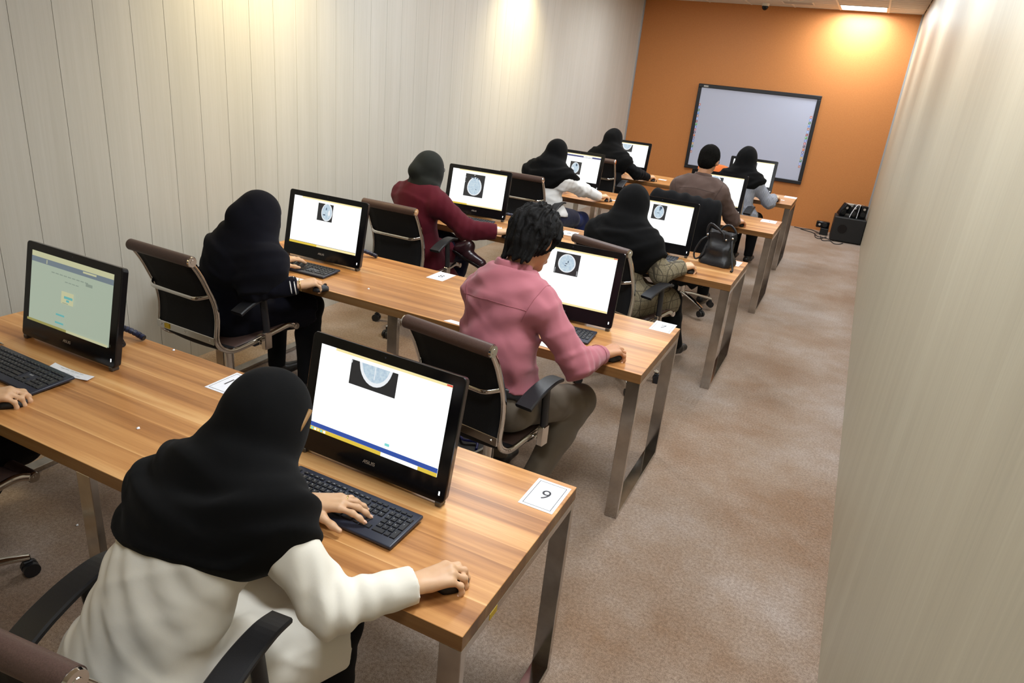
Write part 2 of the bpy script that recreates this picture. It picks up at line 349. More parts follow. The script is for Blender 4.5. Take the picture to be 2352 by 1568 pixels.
# ---------------------------------------------------------------- mesh helpers
class MB:
    def __init__(s): s.v = []; s.f = []; s.m = []; s.smooth = []
    def add(s, vs, fs, mi=0, sm=False):
        o = len(s.v); s.v += [tuple(p) for p in vs]
        for f in fs: s.f.append(tuple(i + o for i in f)); s.m.append(mi); s.smooth.append(sm)
    def box(s, x0, x1, y0, y1, z0, z1, mi=0):
        s.add([(x0, y0, z0), (x1, y0, z0), (x1, y1, z0), (x0, y1, z0), (x0, y0, z1), (x1, y0, z1), (x1, y1, z1), (x0, y1, z1)],
              [(3, 2, 1, 0), (4, 5, 6, 7), (0, 1, 5, 4), (1, 2, 6, 5), (2, 3, 7, 6), (3, 0, 4, 7)], mi)
    def rbox(s, x0, x1, y0, y1, z0, z1, b=0.002, mi=0, seg=1):
        bm = bmesh.new()
        bmesh.ops.create_cube(bm, size=1)
        for v in bm.verts:
            v.co = Vector(((x0 + x1) / 2 + v.co.x * (x1 - x0), (y0 + y1) / 2 + v.co.y * (y1 - y0), (z0 + z1) / 2 + v.co.z * (z1 - z0)))
        bmesh.ops.bevel(bm, geom=bm.edges[:] , offset=b, segments=seg, affect='EDGES', profile=0.5)
        s.bm(bm, mi, seg > 1)
    def bm(s, bm, mi=0, sm=False):
        bm.verts.ensure_lookup_table(); bm.verts.index_update()
        s.add([v.co[:] for v in bm.verts], [[v.index for v in f.verts] for f in bm.faces], mi, sm); bm.free()
    def prism(s, pts, z0, z1, mi=0, axis='z', sm=False):
        """polygon pts (2D) extruded"""
        n = len(pts)
        def P(p, z):
            return (p[0], p[1], z) if axis == 'z' else ((p[0], z, p[1]) if axis == 'y' else (z, p[0], p[1]))
        vs = [P(p, z0) for p in pts] + [P(p, z1) for p in pts]
        fl = axis == 'y'
        fs = [tuple(range(n - 1, -1, -1)) if not fl else tuple(range(n)), tuple(range(n, 2 * n)) if not fl else tuple(range(2 * n - 1, n - 1, -1))]
        s.add(vs, fs, mi)
        qs = [((i, (i + 1) % n, n + (i + 1) % n, n + i) if not fl else (n + i, n + (i + 1) % n, (i + 1) % n, i)) for i in range(n)]
        s.add(vs, qs, mi, sm)
    def cyl(s, a, b, r, n=20, r2=None, mi=0, caps=True):
        a = Vector(a); b = Vector(b); d = (b - a).normalized()
        u = d.orthogonal().normalized(); w = d.cross(u); r2 = r if r2 is None else r2
        va = [a + (u * math.cos(2 * PI * i / n) + w * math.sin(2 * PI * i / n)) * r for i in range(n)]
        vb = [b + (u * math.cos(2 * PI * i / n) + w * math.sin(2 * PI * i / n)) * r2 for i in range(n)]
        s.add(va + vb, [(i, (i + 1) % n, n + (i + 1) % n, n + i) for i in range(n)], mi, True)
        if caps: s.add(va + vb, [tuple(range(n - 1, -1, -1)), tuple(range(n, 2 * n))], mi)
    def sweep(s, path, prof, mi=0, side=None, closed=False, caps=True, sm=True, scale=None):
        """profile (u along side, w along normal) swept on a path"""
        path = [Vector(p) for p in path]; n = len(path); k = len(prof); vs = []
        prev = None
        for i, p in enumerate(path):
            if closed: t = path[(i + 1) % n] - path[i - 1]
            else: t = path[min(i + 1, n - 1)] - path[max(i - 1, 0)]
            t.normalize()
            if side is not None: u = Vector(side)
            else:
                u = prev if prev is not None else t.orthogonal()
            u = (u - t * u.dot(t)).normalized(); w = t.cross(u); prev = u
            sc = 1.0 if scale is None else scale[i]
            vs += [p + (u * a + w * b) * sc for a, b in prof]
        fs = []
        for i in range(n if closed else n - 1):
            j = (i + 1) % n
            for q in range(k):
                fs.append((i * k + q, i * k + (q + 1) % k, j * k + (q + 1) % k, j * k + q))
        s.add(vs, fs, mi, sm)
        if caps and not closed: s.add(vs, [tuple(range(k - 1, -1, -1)), tuple(range((n - 1) * k, n * k))], mi)
    def ball(s, c, r, mi=0, n=14, m=8):
        rx, ry, rz = r if isinstance(r, (tuple, list)) else (r, r, r)
        vs = [(c[0], c[1], c[2] + rz)]; fs = []
        for j in range(1, m):
            t = PI * j / m
            for i in range(n):
                a = 2 * PI * i / n
                vs.append((c[0] + rx * math.sin(t) * math.cos(a), c[1] + ry * math.sin(t) * math.sin(a), c[2] + rz * math.cos(t)))
        vs.append((c[0], c[1], c[2] - rz)); L = len(vs) - 1
        for i in range(n): fs.append((0, 1 + i, 1 + (i + 1) % n)); fs.append((L, L - n + (i + 1) % n, L - n + i))
        for j in range(m - 2):
            for i in range(n):
                a = 1 + j * n; fs.append((a + i, a + n + i, a + n + (i + 1) % n, a + (i + 1) % n))
        s.add(vs, fs, mi, True)
    def mesh(s, name, mats):
        me = bpy.data.meshes.new(name)
        me.from_pydata(s.v, [], s.f); 
        for m in (mats if isinstance(mats, (list, tuple)) else [mats]): me.materials.append(m)
        me.polygons.foreach_set('material_index', s.m); me.polygons.foreach_set('use_smooth', s.smooth)
        me.update()
        return me
    def build(s, name, mats, parent=None, loc=None):
        return link(name, s.mesh(name, mats), parent, loc)
def link(name, me, parent=None, loc=None, rot=None):
    o = bpy.data.objects.new(name, me); COL.objects.link(o)
    if parent is not None: o.parent = parent
    if loc is not None: o.location = loc
    if rot is not None: o.rotation_euler = rot
    return o
def tag(o, label=None, cat=None, group=None, kind=None):
    if label: o['label'] = re.sub(r'\b(woman|man)\b', 'person', label)
    if cat: o['category'] = cat
    if group: o['group'] = group
    if kind: o['kind'] = kind
    return o
def empty(name, loc=(0, 0, 0), rz=0.0):
    o = bpy.data.objects.new(name, None); COL.objects.link(o)
    o.location = loc; o.rotation_euler = (0, 0, rz); o.empty_display_size = 0.1
    return o
KIDS = {}
def copy_tree(o, parent=None):
    c = o.copy(); COL.objects.link(c)
    if parent is not None: c.parent = parent
    for ch in [x for x in o.children]: copy_tree(ch, c)
    return c
def circ(r, n=10, rx=None, off=0.0): return [(r * math.cos(2 * PI * i / n + off), (rx or r) * math.sin(2 * PI * i / n + off)) for i in range(n)]
def rectp(w, h, c=0.002):
    w /= 2; h /= 2
    return [(w - c, -h), (w, -h + c), (w, h - c), (w - c, h), (-w + c, h), (-w, h - c), (-w, -h + c), (-w + c, -h)]
def smooth_path(pts, n=8, closed=False):
    """Catmull-Rom"""
    P = [Vector(p) for p in pts]; out = []; N = len(P)
    for i in range(N if closed else N - 1):
        if closed: p0, p1, p2, p3 = P[i - 1], P[i], P[(i + 1) % N], P[(i + 2) % N]
        else: p0, p1, p2, p3 = P[max(i - 1, 0)], P[i], P[i + 1], P[min(i + 2, N - 1)]
        for k in range(n):
            t = k / n
            out.append(0.5 * ((2 * p1) + (p2 - p0) * t + (2 * p0 - 5 * p1 + 4 * p2 - p3) * t * t + (3 * p1 - p0 - 3 * p2 + p3) * t ** 3))
    if not closed: out.append(P[-1])
    return out
def fillet(pts, rad, n=5):
    """round the corners of a polyline"""
    P = [Vector(p) for p in pts]; out = [P[0]]
    for i in range(1, len(P) - 1):
        a, b, c = P[i - 1], P[i], P[i + 1]
        d1 = (a - b); d2 = (c - b); r = rad[i - 1] if isinstance(rad, (list, tuple)) else rad
        r = min(r, d1.length * .48, d2.length * .48)
        p1 = b + d1.normalized() * r; p2 = b + d2.normalized() * r
        for k in range(n + 1):
            t = k / n; out.append(p1 * (1 - t) ** 2 + b * 2 * t * (1 - t) + p2 * t * t)
    out.append(P[-1]); return out
def rrect(w, h, r, n=4, cx=0, cy=0):
    out = []
    for sx, sy, a0 in ((1, -1, -90), (1, 1, 0), (-1, 1, 90), (-1, -1, 180)):
        for k in range(n + 1):
            a = R(a0 + 90 * k / n); out.append((cx + sx * (w / 2 - r) + r * math.cos(a), cy + sy * (h / 2 - r) + r * math.sin(a)))
    return out

_txt = {}
def glyphs(text, size):
    """letter outlines as verts and faces in the xy plane, from Blender's built-in font"""
    key = (text, size)
    if key in _txt: return _txt[key]
    cu = bpy.data.curves.new('t', 'FONT'); cu.body = text; cu.size = size; cu.align_x = 'CENTER'; cu.align_y = 'CENTER'; cu.resolution_u = 4
    ob = bpy.data.objects.new('t', cu); COL.objects.link(ob)
    dg = bpy.context.evaluated_depsgraph_get()
    me = bpy.data.meshes.new_from_object(ob.evaluated_get(dg))
    vs = [v.co[:] for v in me.vertices]; fs = [tuple(p.vertices) for p in me.polygons]
    bpy.data.objects.remove(ob); bpy.data.curves.remove(cu); bpy.data.meshes.remove(me)
    _txt[key] = (vs, fs); return vs, fs

def logo_polys(w, h):
    """the four-letter maker's word of slanted and squared strokes, centred; list of quads in (u, v)"""
    g = w / 4.25; lw = g * 0.92; t = h * 0.17; q = []
    def bar(x0, x1, y0, y1, sk=0.0): q.append([(x0 + sk * y0, y0), (x1 + sk * y0, y0), (x1 + sk * y1, y1), (x0 + sk * y1, y1)])
    x = -w / 2
    # A : slanted left stroke, right stem, cross bar starting short
    q.append([(x, 0), (x + t * 1.2, 0), (x + lw * .55 + t, h), (x + lw * .55, h)])
    bar(x + lw - t * 1.2, x + lw, 0, h); bar(x + lw * .55, x + lw, h - t, h); bar(x + lw * .42, x + lw, h * .36, h * .36 + t)
    for k, c in ((1, 'S'), (2, 'U'), (3, 'S')):
        x = -w / 2 + k * g * 1.08
        if c == 'S':
            bar(x, x + lw, h - t, h); bar(x, x + lw, h * .5 - t / 2, h * .5 + t / 2); bar(x, x + lw, 0, t)
            bar(x, x + t * 1.2, h * .5, h); bar(x + lw - t * 1.2, x + lw, 0, h * .5)
        else:
            bar(x, x + t * 1.2, 0, h); bar(x + lw - t * 1.2, x + lw, 0, h); bar(x, x + lw, 0, t)
    return [[(a, b - h / 2) for a, b in p] for p in q]
# ---------------------------------------------------------------- room shell
def struct(name, mb, mat, loc=None):
    return tag(mb.build(name, mat, None, loc), kind='structure')
b = MB(); b.box(XL - .1, XR + .1, YF - .1, YB + .1, -0.1, 0.0); struct('floor', b, M['carpet'])
b = MB(); b.box(XL - .1, XL - .012, YF, YB, 0, ZC); wall_left = struct('wall_left', b, plain('joint_shadow_brown', hx(140, 131, 116), 0.8))
b = MB(); b.box(XR, XR + .1, YF, YB, 0, ZC); struct('wall_right', b, M['wallr'])
b = MB(); b.box(XL - .1, XR + .1, YB, YB + .1, 0, ZC + .1); struct('wall_back', b, M['orange'])
b = MB(); b.box(XL - .1, XR + .1, YF - .1, YF, 0, ZC + .1); struct('wall_front', b, M['wallr'])
b = MB(); b.box(XL - .1, XR + .1, YF, YB, ZC + .012, ZC + .1); ceiling = struct('ceiling', b, plain('ceiling_void', hx(60, 56, 50), 0.9))
b = MB(); b.box(XL, XL + .022, YB - .02, YB, 0, ZC); struct('trim_1', b, M['trim'])
b = MB(); b.box(XR - .022, XR, YB - .02, YB, 0, ZC); struct('trim_2', b, M['trim'])
# left wall: upright laminate boards 20 cm wide with open joints
SEAM0, SEAMW = 0.197, 0.2017
b = MB(); b.rbox(-.012, 0, 0.0009, SEAMW - 0.0009, 0.0, ZC, 0.0007)
panel_me = b.mesh('wall_board', M['wall'])
k = math.floor((YF - SEAM0) / SEAMW)
while SEAM0 + k * SEAMW < YB - 0.05:
    y = SEAM0 + k * SEAMW
    if y >= YF: link('wall_board', panel_me, wall_left, (XL, y, 0))
    k += 1
# ceiling tiles in a 60 cm grid
GX0, GY0, GS = 0.17, 8.965, 0.6
cells = {}
b = MB(); b.rbox(0.011, GS - 0.011, 0.011, GS - 0.011, -0.004, 0.010, 0.003)
for kk in (0.2, 0.4): b.box(0.02, GS - .02, kk - .002, kk + .002, -0.0052, -0.0035)
tile_me = b.mesh('ceiling_tile', M['ceil'])
lights = set((round((x - GS / 2 - GX0) / GS), round((y - GS / 2 - GY0) / GS)) for x, y in PANEL_SPOTS)
vent_cell = (-2, 0)
for i in range(-5, 2):
    for j in range(-21, 2):
        if (i, j) in lights or (i, j) == vent_cell: continue
        x, y = GX0 + i * GS, GY0 + j * GS
        sx = min(XR - x, GS) / GS; sy = min(YB - y, GS) / GS; ox = max(XL - x, 0)
        o = link('ceiling_tile', tile_me, ceiling, (x + ox, y, ZC)); o.scale = (sx * (GS - ox) / GS if ox else sx, sy, 1)
b = MB(); b.box(-.011, .011, YF, YB, -0.008, 0.010); gm = b.mesh('grid_bar', M['ceilgrid'])
for i in range(-4, 2): link('grid_bar', gm, ceiling, (GX0 + i * GS, 0, ZC))
b = MB(); b.box(XL, XR, -.011, .011, -0.007, 0.009); gm = b.mesh('grid_bar', M['ceilgrid'])
for j in range(-20, 2): link('grid_bar', gm, ceiling, (0, GY0 + j * GS, ZC))
# ceiling lights
b = MB()
for q in ((-.29, .29, -.29, -.275), (-.29, .29, .275, .29), (-.29, -.275, -.275, .275), (.275, .29, -.275, .275)):
    b.box(q[0], q[1], q[2], q[3], -.012, .006)
lf_me = b.mesh('light_frame', M['ceilgrid'])
b = MB(); b.box(-.275, .275, -.275, .275, -.006, .004); ld_me = b.mesh('diffuser', M['panel'])
for n, (x, y) in enumerate(PANEL_SPOTS):
    i, j = round((x - GS / 2 - GX0) / GS), round((y - GS / 2 - GY0) / GS)
    x, y = GX0 + i * GS + GS / 2, GY0 + j * GS + GS / 2
    t = empty('ceiling_light', (x, y, ZC))
    lab = 'square white ceiling light panel glowing next to the orange wall' if n == 0 else 'square white ceiling light panel further back in the room'
    tag(t, lab, 'ceiling light', 'square light panels in the ceiling')
    link('light_frame', lf_me, t); link('diffuser', ld_me, t)
b = MB(); b.cyl((0, 0, -.006), (0, 0, .004), .055, 24)
dl_ring = b.mesh('downlight_ring', M['ceilgrid'])
b = MB(); b.cyl((0, 0, -.008), (0, 0, -.005), .035, 20); dl_bulb = b.mesh('bulb', M['warmlamp'])
for x, y in WARM_SPOTS:
    t = empty('downlight', (x, y, ZC)); tag(t, 'small round warm downlight close to the panelled wall', 'downlight', 'warm downlights along the panelled wall')
    link('ring', dl_ring, t); link('bulb', dl_bulb, t)
# air vent in the ceiling
t = empty('air_vent', (-.335, 9.04, ZC)); tag(t, 'dark slatted air vent in the ceiling beside the camera', 'air vent')
b = MB(); b.box(-.70, .29, -.075, .525, -.002, .010)
b2 = MB()
for q in ((-.2, .2, -.16, -.145), (-.2, .2, .145, .16), (-.2, -.185, -.145, .145), (.185, .2, -.145, .145)): b2.box(*q, -.012, .002)
b2.build('frame', M['ceilgrid'], t)
b2 = MB(); b2.box(-.185, .185, -.145, .145, -.001, .006); b2.build('backing', plain('vent_dark', hx(48, 44, 40), 0.8), t)
b2 = MB(); b2.add([(-.185, -.012, -.001), (.185, -.012, -.001), (.185, .012, -.011), (-.185, .012, -.011)], [(0, 1, 2, 3)]); sl = b2.mesh('slat', M['greybox'])
for q in range(9): link('slat', sl, t, (0, -.13 + q * .0325, 0))
# tile that carries the vent
x, y = GX0 + vent_cell[0] * GS, GY0 + vent_cell[1] * GS
link('ceiling_tile', tile_me, ceiling, (x, y, ZC + .002))
# security camera
t = empty('security_camera', (-.80, 9.42, ZC)); tag(t, 'small dark dome security camera hanging from the ceiling', 'security camera')
b = MB(); b.cyl((0, 0, 0), (0, 0, -.035), .055, 20, .05); b.build('base', M['ceilgrid'], t)
b = MB(); b.ball((0, 0, -.04), (.045, .045, .05)); b.build('dome', M['gloss'], t)

# ---------------------------------------------------------------- interactive whiteboard
BX0, BX1, BZ0, BZ1 = -1.566, 0.202, 0.627, 1.885
t = empty('whiteboard', ((BX0 + BX1) / 2, YB - .03, (BZ0 + BZ1) / 2)); tag(t, 'large interactive whiteboard with black frame on the orange wall', 'whiteboard')
w, h = (BX1 - BX0) / 2, (BZ1 - BZ0) / 2
fw, fh = .052, .052
b = MB(); b.rbox(-w, w, -.02, .03, h - fh, h, .006); b.build('frame_rail', M['boardframe'], t)
b = MB(); b.rbox(-w, w, -.02, .03, -h, -h + fh, .006); b.build('frame_rail', M['boardframe'], t)
b = MB(); b.rbox(-w, -w + fw, -.0195, .03, -h + fh, h - fh, .005); b.build('frame_stile', M['boardframe'], t)
b = MB(); b.rbox(w - fw, w, -.0195, .03, -h + fh, h - fh, .005); b.build('frame_stile', M['boardframe'], t)
b = MB(); b.box(-w + fw, w - fw, -.006, .02, -h + fh, h - fh); face = b.build('board_face', M['boardface'], t)
b = MB(); b.box(-w + .08, -w + .15, -.0215, -.02, h - .042, h - .018); tagp = b.build('maker_tag', M['greybox'], t)
b = MB()
for q in range(6): b.box(-w + .086 + q * .0095, -w + .092 + q * .0095, -.0222, -.0214, h - .034, h - .026)
b.build('tag_print', M['inkgrey'], tagp)
icon_cols = [hx(196, 84, 40), hx(90, 140, 236), hx(30, 120, 60), hx(70, 140, 230), hx(168, 84, 50), hx(120, 170, 244), hx(150, 50, 44), hx(70, 170, 70),
             hx(60, 110, 220), hx(190, 40, 50), hx(80, 30, 70), hx(206, 96, 30), hx(70, 40, 130), hx(50, 110, 220), hx(214, 170, 90), hx(40, 120, 90), hx(110, 140, 240), hx(186, 90, 50)]
icon_m = [plain('icon_print', c, 0.5) for c in icon_cols]
icon_w = plain('icon_white', hx(232, 234, 240), 0.5)
for sx in (-1, 1):
    strip_z = h - .30
    cx = sx * (w - fw - .028)
    if sx < 0: cx = -w + fw + .012
    for q in range(18):
        z = strip_z - q * .0415
        b = MB(); b.box(cx - .0145, cx + .0145, -.0068, -.006, z - .0145, z + .0145, 0)
        kk = q % 4
        if kk == 1 or kk == 0: b.box(cx - .008, cx + .008, -.0074, -.0068, z - .008, z + .006, 1)
        elif kk == 2: b.add([(cx - .009, -.0074, z + .006), (cx - .002, -.0074, z + .008), (cx + .009, -.0074, z - .007), (cx + .002, -.0074, z - .009)], [(3, 2, 1, 0)], 1)
        else: b.box(cx - .010, cx + .004, -.0074, -.0068, z - .002, z + .008, 1)
        b.build('icon', [icon_m[q], icon_w], face)

# ---------------------------------------------------------------- desks
DW, DD, DH = 2.55, 0.715, 0.75
ROW_Y = [-0.791, 0.898, 2.679, 4.671, 6.543]
ROW_X = [0.341, 0.265, 0.343, 0.368, 0.339]
b = MB(); b.rbox(-DW / 2, DW / 2, 0, DD, DH - .045, DH, .0012)
for _i, _f in enumerate(b.f):
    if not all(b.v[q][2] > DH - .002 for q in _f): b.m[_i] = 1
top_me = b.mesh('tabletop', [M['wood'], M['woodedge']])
b = MB()
LT, LW, LH = .025, .06, DH - .045
b.rbox(-LW / 2, LW / 2, .001, LT, 0, LH, .0015); b.rbox(-LW / 2, LW / 2, DD - LT, DD - .001, 0, LH, .0015)
b.rbox(-LW / 2, LW / 2, LT - .001, DD - LT + .001, 0, LT, .0015); b.rbox(-LW / 2, LW / 2, LT - .001, DD - LT + .001, LH - LT, LH, .0015)
leg_me = b.mesh('leg_frame', M['chromed'])
desk_labels = ['long wooden desk closest to the lower edge, carrying the cards 9 and 10', 'long wooden desk carrying the cards 7 and 8', 'long wooden desk with a black handbag standing on it',
               'long wooden desk of the brown shirted man and the white sweater woman', 'long wooden desk closest to the orange wall']
desks = []
for i in range(5):
    t = empty('desk', (ROW_X[i] - DW / 2, ROW_Y[i], 0)); tag(t, desk_labels[i], 'desk', 'rows of chrome legged desks')
    link('tabletop', top_me, t)
    for x in (DW / 2 - LW / 2, -.02, -DW / 2 + LW / 2): link('leg_frame', leg_me, t, (x, 0, 0))
    desks.append(t)
b = MB(); b.box(DW / 2 - .001, DW / 2 + .0008, .14, .18, DH - .066, DH - .047); s9 = b.build('sticker', M['yellow'], desks[0])

# ---------------------------------------------------------------- all-in-one computers
MW, MH, MS, MT, MBOT, TILT = .545, .378, .037, .031, .072, R(12.0)
W_ = emit('screen_white', (0.98, 1.0, 0.985, 1), 1.25)
SCR = {'white': W_, 'pale': emit('screen_paleyellow', (1.0, 0.86, 0.42, 1), 1.0), 'yellow': emit('screen_yellow', hx(236, 204, 70), 0.95),
       'blue': emit('screen_blue', hx(44, 84, 176), 0.9), 'ct': emit('screen_scan_black', hx(36, 38, 42), 0.9), 'red': emit('screen_red', hx(226, 60, 60), 1.0),
       'bone': emit('screen_bone', hx(244, 248, 252), 1.0), 'nav': emit('screen_navy', hx(66, 72, 128), 0.9), 'teal': emit('screen_teal', hx(130, 222, 218), 1.0),
       'dimbg': emit('screen_dim', hx(176, 190, 170), 0.85), 'dimnav': emit('screen_dim_bar', hx(116, 130, 140), 0.85), 'dimteal': emit('screen_dim_teal', hx(104, 184, 184), 0.85),
       'dimpale': emit('screen_dim_pale', hx(206, 206, 164), 0.85), 'dimtask': emit('screen_dim_task', hx(158, 152, 84), 0.85), 'dimtext': emit('screen_dim_text', hx(142, 156, 142), 0.85),
       'darkct': emit('screen_ct_mark', hx(86, 106, 128), 0.9)}
def brain_mat():
    m, nt, bb = new_mat('screen_brain')
    tc = nd(nt, 'ShaderNodeTexCoord'); n = nd(nt, 'ShaderNodeTexNoise'); setv(n, Scale=95.0, Detail=5.0, Roughness=0.65)
    lk(nt, tc.outputs['Object'], n.inputs['Vector'])
    rp = ramp(nt, [(0.30, hx(176, 200, 222)), (0.55, hx(206, 226, 238)), (0.75, hx(228, 240, 246))])
    lk(nt, n.outputs['Fac'], rp.inputs[0]); lk(nt, rp.outputs[0], bb.inputs['Emission Color'])
    bb.inputs['Emission Strength'].default_value = 0.95; setv(bb, Base_Color=(.02, .02, .02, 1), Roughness=0.35)
    return m
SCR['brain'] = brain_mat()
SKEYS = list(SCR.keys()); SMATS = [SCR[k] for k in SKEYS]
SW, SH = MW - 2 * MS, MH - MT - MBOT
Y_FACE = 0.0
def vloc(u, v, d=0.0):
    """point on the tilted front: u from the centre, v up from the lower edge, d towards the viewer"""
    return (u, v * math.sin(TILT) - d * math.cos(TILT), 0.015 + v * math.cos(TILT) + d * math.sin(TILT))
class Screen:
    def __init__(s): s.b = MB(); s.k = 0
    def P(s, u, v, l): return vloc((u - .5) * SW, MBOT + (1 - v) * SH, .0004 + .00022 * l)
    def poly(s, pts, key, l=None):
        if l is None: s.k += 1; l = s.k
        s.b.add([s.P(u, v, l) for u, v in pts], [tuple(range(len(pts)))], SKEYS.index(key))
    def rect(s, u0, v0, u1, v1, key, l=None): s.poly([(u0, v1), (u1, v1), (u1, v0), (u0, v0)], key, l)
    def ell(s, cu, cv, ru, rv, key, egg=0.0, lo=0.0, hi=1.0, n=28, clipv=None, rot=0.0):
        pts = []
        for i in range(n):
            a = -2 * PI * i / n
            x = math.cos(a) * (1 + egg * math.sin(a)); y = math.sin(a)
            x, y = x * math.cos(rot) - y * math.sin(rot), x * math.sin(rot) + y * math.cos(rot)
            u, v = cu + ru * x, cv + rv * y
            if clipv is not None: v = max(v, clipv)
            pts.append((u, v))
        s.poly(pts, key)
def scan(s, u0, v0, u1, v1, cu, cv, ru, rv, egg=0.05, rot=0.0):
    s.rect(u0, v0, u1, v1, 'ct')
    s.ell(cu, cv, ru, rv, 'bone', egg, rot=rot); s.ell(cu, cv, ru * .87, rv * .9, 'brain', egg, rot=rot)
def screen_mesh(code):
    s = Screen(); L = lambda *a: s.rect(*a)
    if code == '1L':
        L(0, 0, 1, 1, 'dimbg'); L(0, 0, 1, .075, 'dimpale'); L(0, .075, 1, .15, 'dimnav'); L(.64, .085, .80, .11, 'dimpale'); L(.19, .085, .2, .14, 'dimpale')
        for q in range(9): L(.26 + q * .052, .222, .26 + q * .052 + .04, .236, 'dimtext')
        L(.69, .235, .77, .275, 'dimtext')
        for q in range(4): L(.44 + q * .045, .30, .475 + q * .045, .312, 'dimtext')
        L(.41, .44, .56, .61, 'dimpale'); L(.445, .50, .55, .535, 'dimteal'); L(.475, .545, .51, .575, 'dimteal'); L(.43, .595, .5, .603, 'dimtext')
        L(.36, .775, .465, .80, 'dimteal'); L(.355, .89, .46, .915, 'dimteal')
        L(0, .965, .5, 1, 'dimtask'); L(.5, .965, 1, 1, 'dimpale')
    else:
        L(0, 0, 1, 1, 'white'); L(.12, 0, 1, .028, 'pale')
        if code == '1R':
            L(.96, .003, 1, .02, 'red')
            L(.254, .064, .614, .336, 'ct')
            s.ell(.444, .03, .128, .26, 'bone', clipv=.064); s.ell(.444, .03, .108, .215, 'brain', clipv=.066)
            s.poly([(.4415, .215), (.4465, .215), (.4465, .07), (.4415, .07)], 'bone')
            L(.258, .07, .262, .10, 'bone')
            L(0, .905, 1, .957, 'blue'); L(0, .957, 1, 1, 'yellow'); L(.14, .957, .58, 1, 'yellow'); L(.58, .957, .86, 1, 'white')
            for q, c in enumerate(('teal', 'white', 'pale', 'teal', 'white')): L(.012 + q * .026, .965, .03 + q * .026, .992, c)
            L(.60, .84, .635, .87, 'teal')
        elif code == '2L':
            scan(s, .372, .07, .598, .432, .51, .24, .081, .185, .06)
            s.ell(.545, .25, .016, .06, 'bone'); s.ell(.475, .3, .02, .014, 'darkct'); s.ell(.5, .17, .008, .03, 'darkct')
            L(0, .948, 1, .954, 'nav'); L(0, .954, 1, 1, 'yellow'); L(.42, .956, 1, 1, 'pale')
        elif code == '2R':
            scan(s, .335, .07, .605, .463, .466, .255, .098, .168, .03)
            s.ell(.478, .225, .007, .022, 'darkct', rot=.4); s.ell(.462, .262, .014, .01, 'darkct'); s.ell(.455, .30, .012, .008, 'darkct')
            L(.345, .36, .349, .45, 'bone'); L(.592, .36, .596, .45, 'bone'); L(.96, .003, 1, .018, 'red'); L(0, .965, 1, 1, 'pale')
        elif code == '3L':
            scan(s, .253, .098, .613, .74, .44, .44, .132, .262, .08)
            for u, v in ((.37, .2), (.41, .2), (.46, .2), (.5, .22)): s.ell(u, v, .016, .02, 'darkct')
            s.ell(.42, .125, .008, .012, 'bone'); L(.262, .2, .268, .22, 'bone'); L(.262, .33, .268, .35, 'bone'); s.ell(.475, .52, .008, .014, 'darkct')
            L(0, .955, .35, 1, 'yellow'); L(.35, .965, 1, 1, 'pale')
        elif code == '3R':
            scan(s, .38, .078, .598, .455, .487, .262, .078, .172, .05)
            s.ell(.505, .15, .022, .04, 'darkct'); s.ell(.497, .2, .01, .03, 'darkct'); s.ell(.48, .29, .022, .008, 'darkct')
        elif code == '4L':
            L(0, .055, 1, .112, 'nav'); L(.595, .064, .80, .10, 'white'); L(.03, .075, .16, .09, 'dimpale')
            scan(s, .318, .30, .585, .765, .448, .53, .092, .205, .05)
            s.ell(.40, .56, .02, .05, 'bone'); s.ell(.47, .42, .02, .05, 'darkct'); s.ell(.43, .64, .016, .012, 'darkct')
        elif code == '4R':
            L(.235, .07, .595, .42, 'ct'); s.ell(.42, .16, .12, .13, 'bone'); s.ell(.42, .16, .10, .11, 'brain'); L(.03, .965, .99, .975, 'nav'); L(.03, .975, 1, 1, 'pale')
        elif code == '5L':
            L(.236, .06, .57, .39, 'ct'); s.ell(.41, .02, .135, .30, 'bone', clipv=.06); s.ell(.41, .02, .115, .25, 'brain', clipv=.062)
            s.poly([(.407, .24), (.413, .24), (.413, .064), (.407, .064)], 'bone')
        elif code == '5R':
            scan(s, .25, .06, .59, .40, .42, .22, .10, .15)
    return s.b.mesh('screen', SMATS)
b = MB()
prof = rrect(MW, MH, .014, 4, 0, MH / 2)
def loft(mb, sections, mi=0, sm=False):
    n = len(sections[0]); o = []
    for s_ in sections: o += s_
    fs = []
    for q in range(len(sections) - 1):
        for i in range(n): fs.append((q * n + i, q * n + (i + 1) % n, (q + 1) * n + (i + 1) % n, (q + 1) * n + i))
    mb.add(o, fs, mi, sm); mb.add(o, [tuple(range(n - 1, -1, -1)), tuple(range((len(sections) - 1) * n, len(sections) * n))], mi)
secs = []
for d, sc in ((-.034, .90), (-.030, .985), (-.006, 1.0), (-.001, .998), (0.0, .992)):
    secs.append([vloc(u * sc, MH / 2 + (v - MH / 2) * (1 - (1 - sc) * MW / MH), d) for u, v in prof])
loft(b, secs)
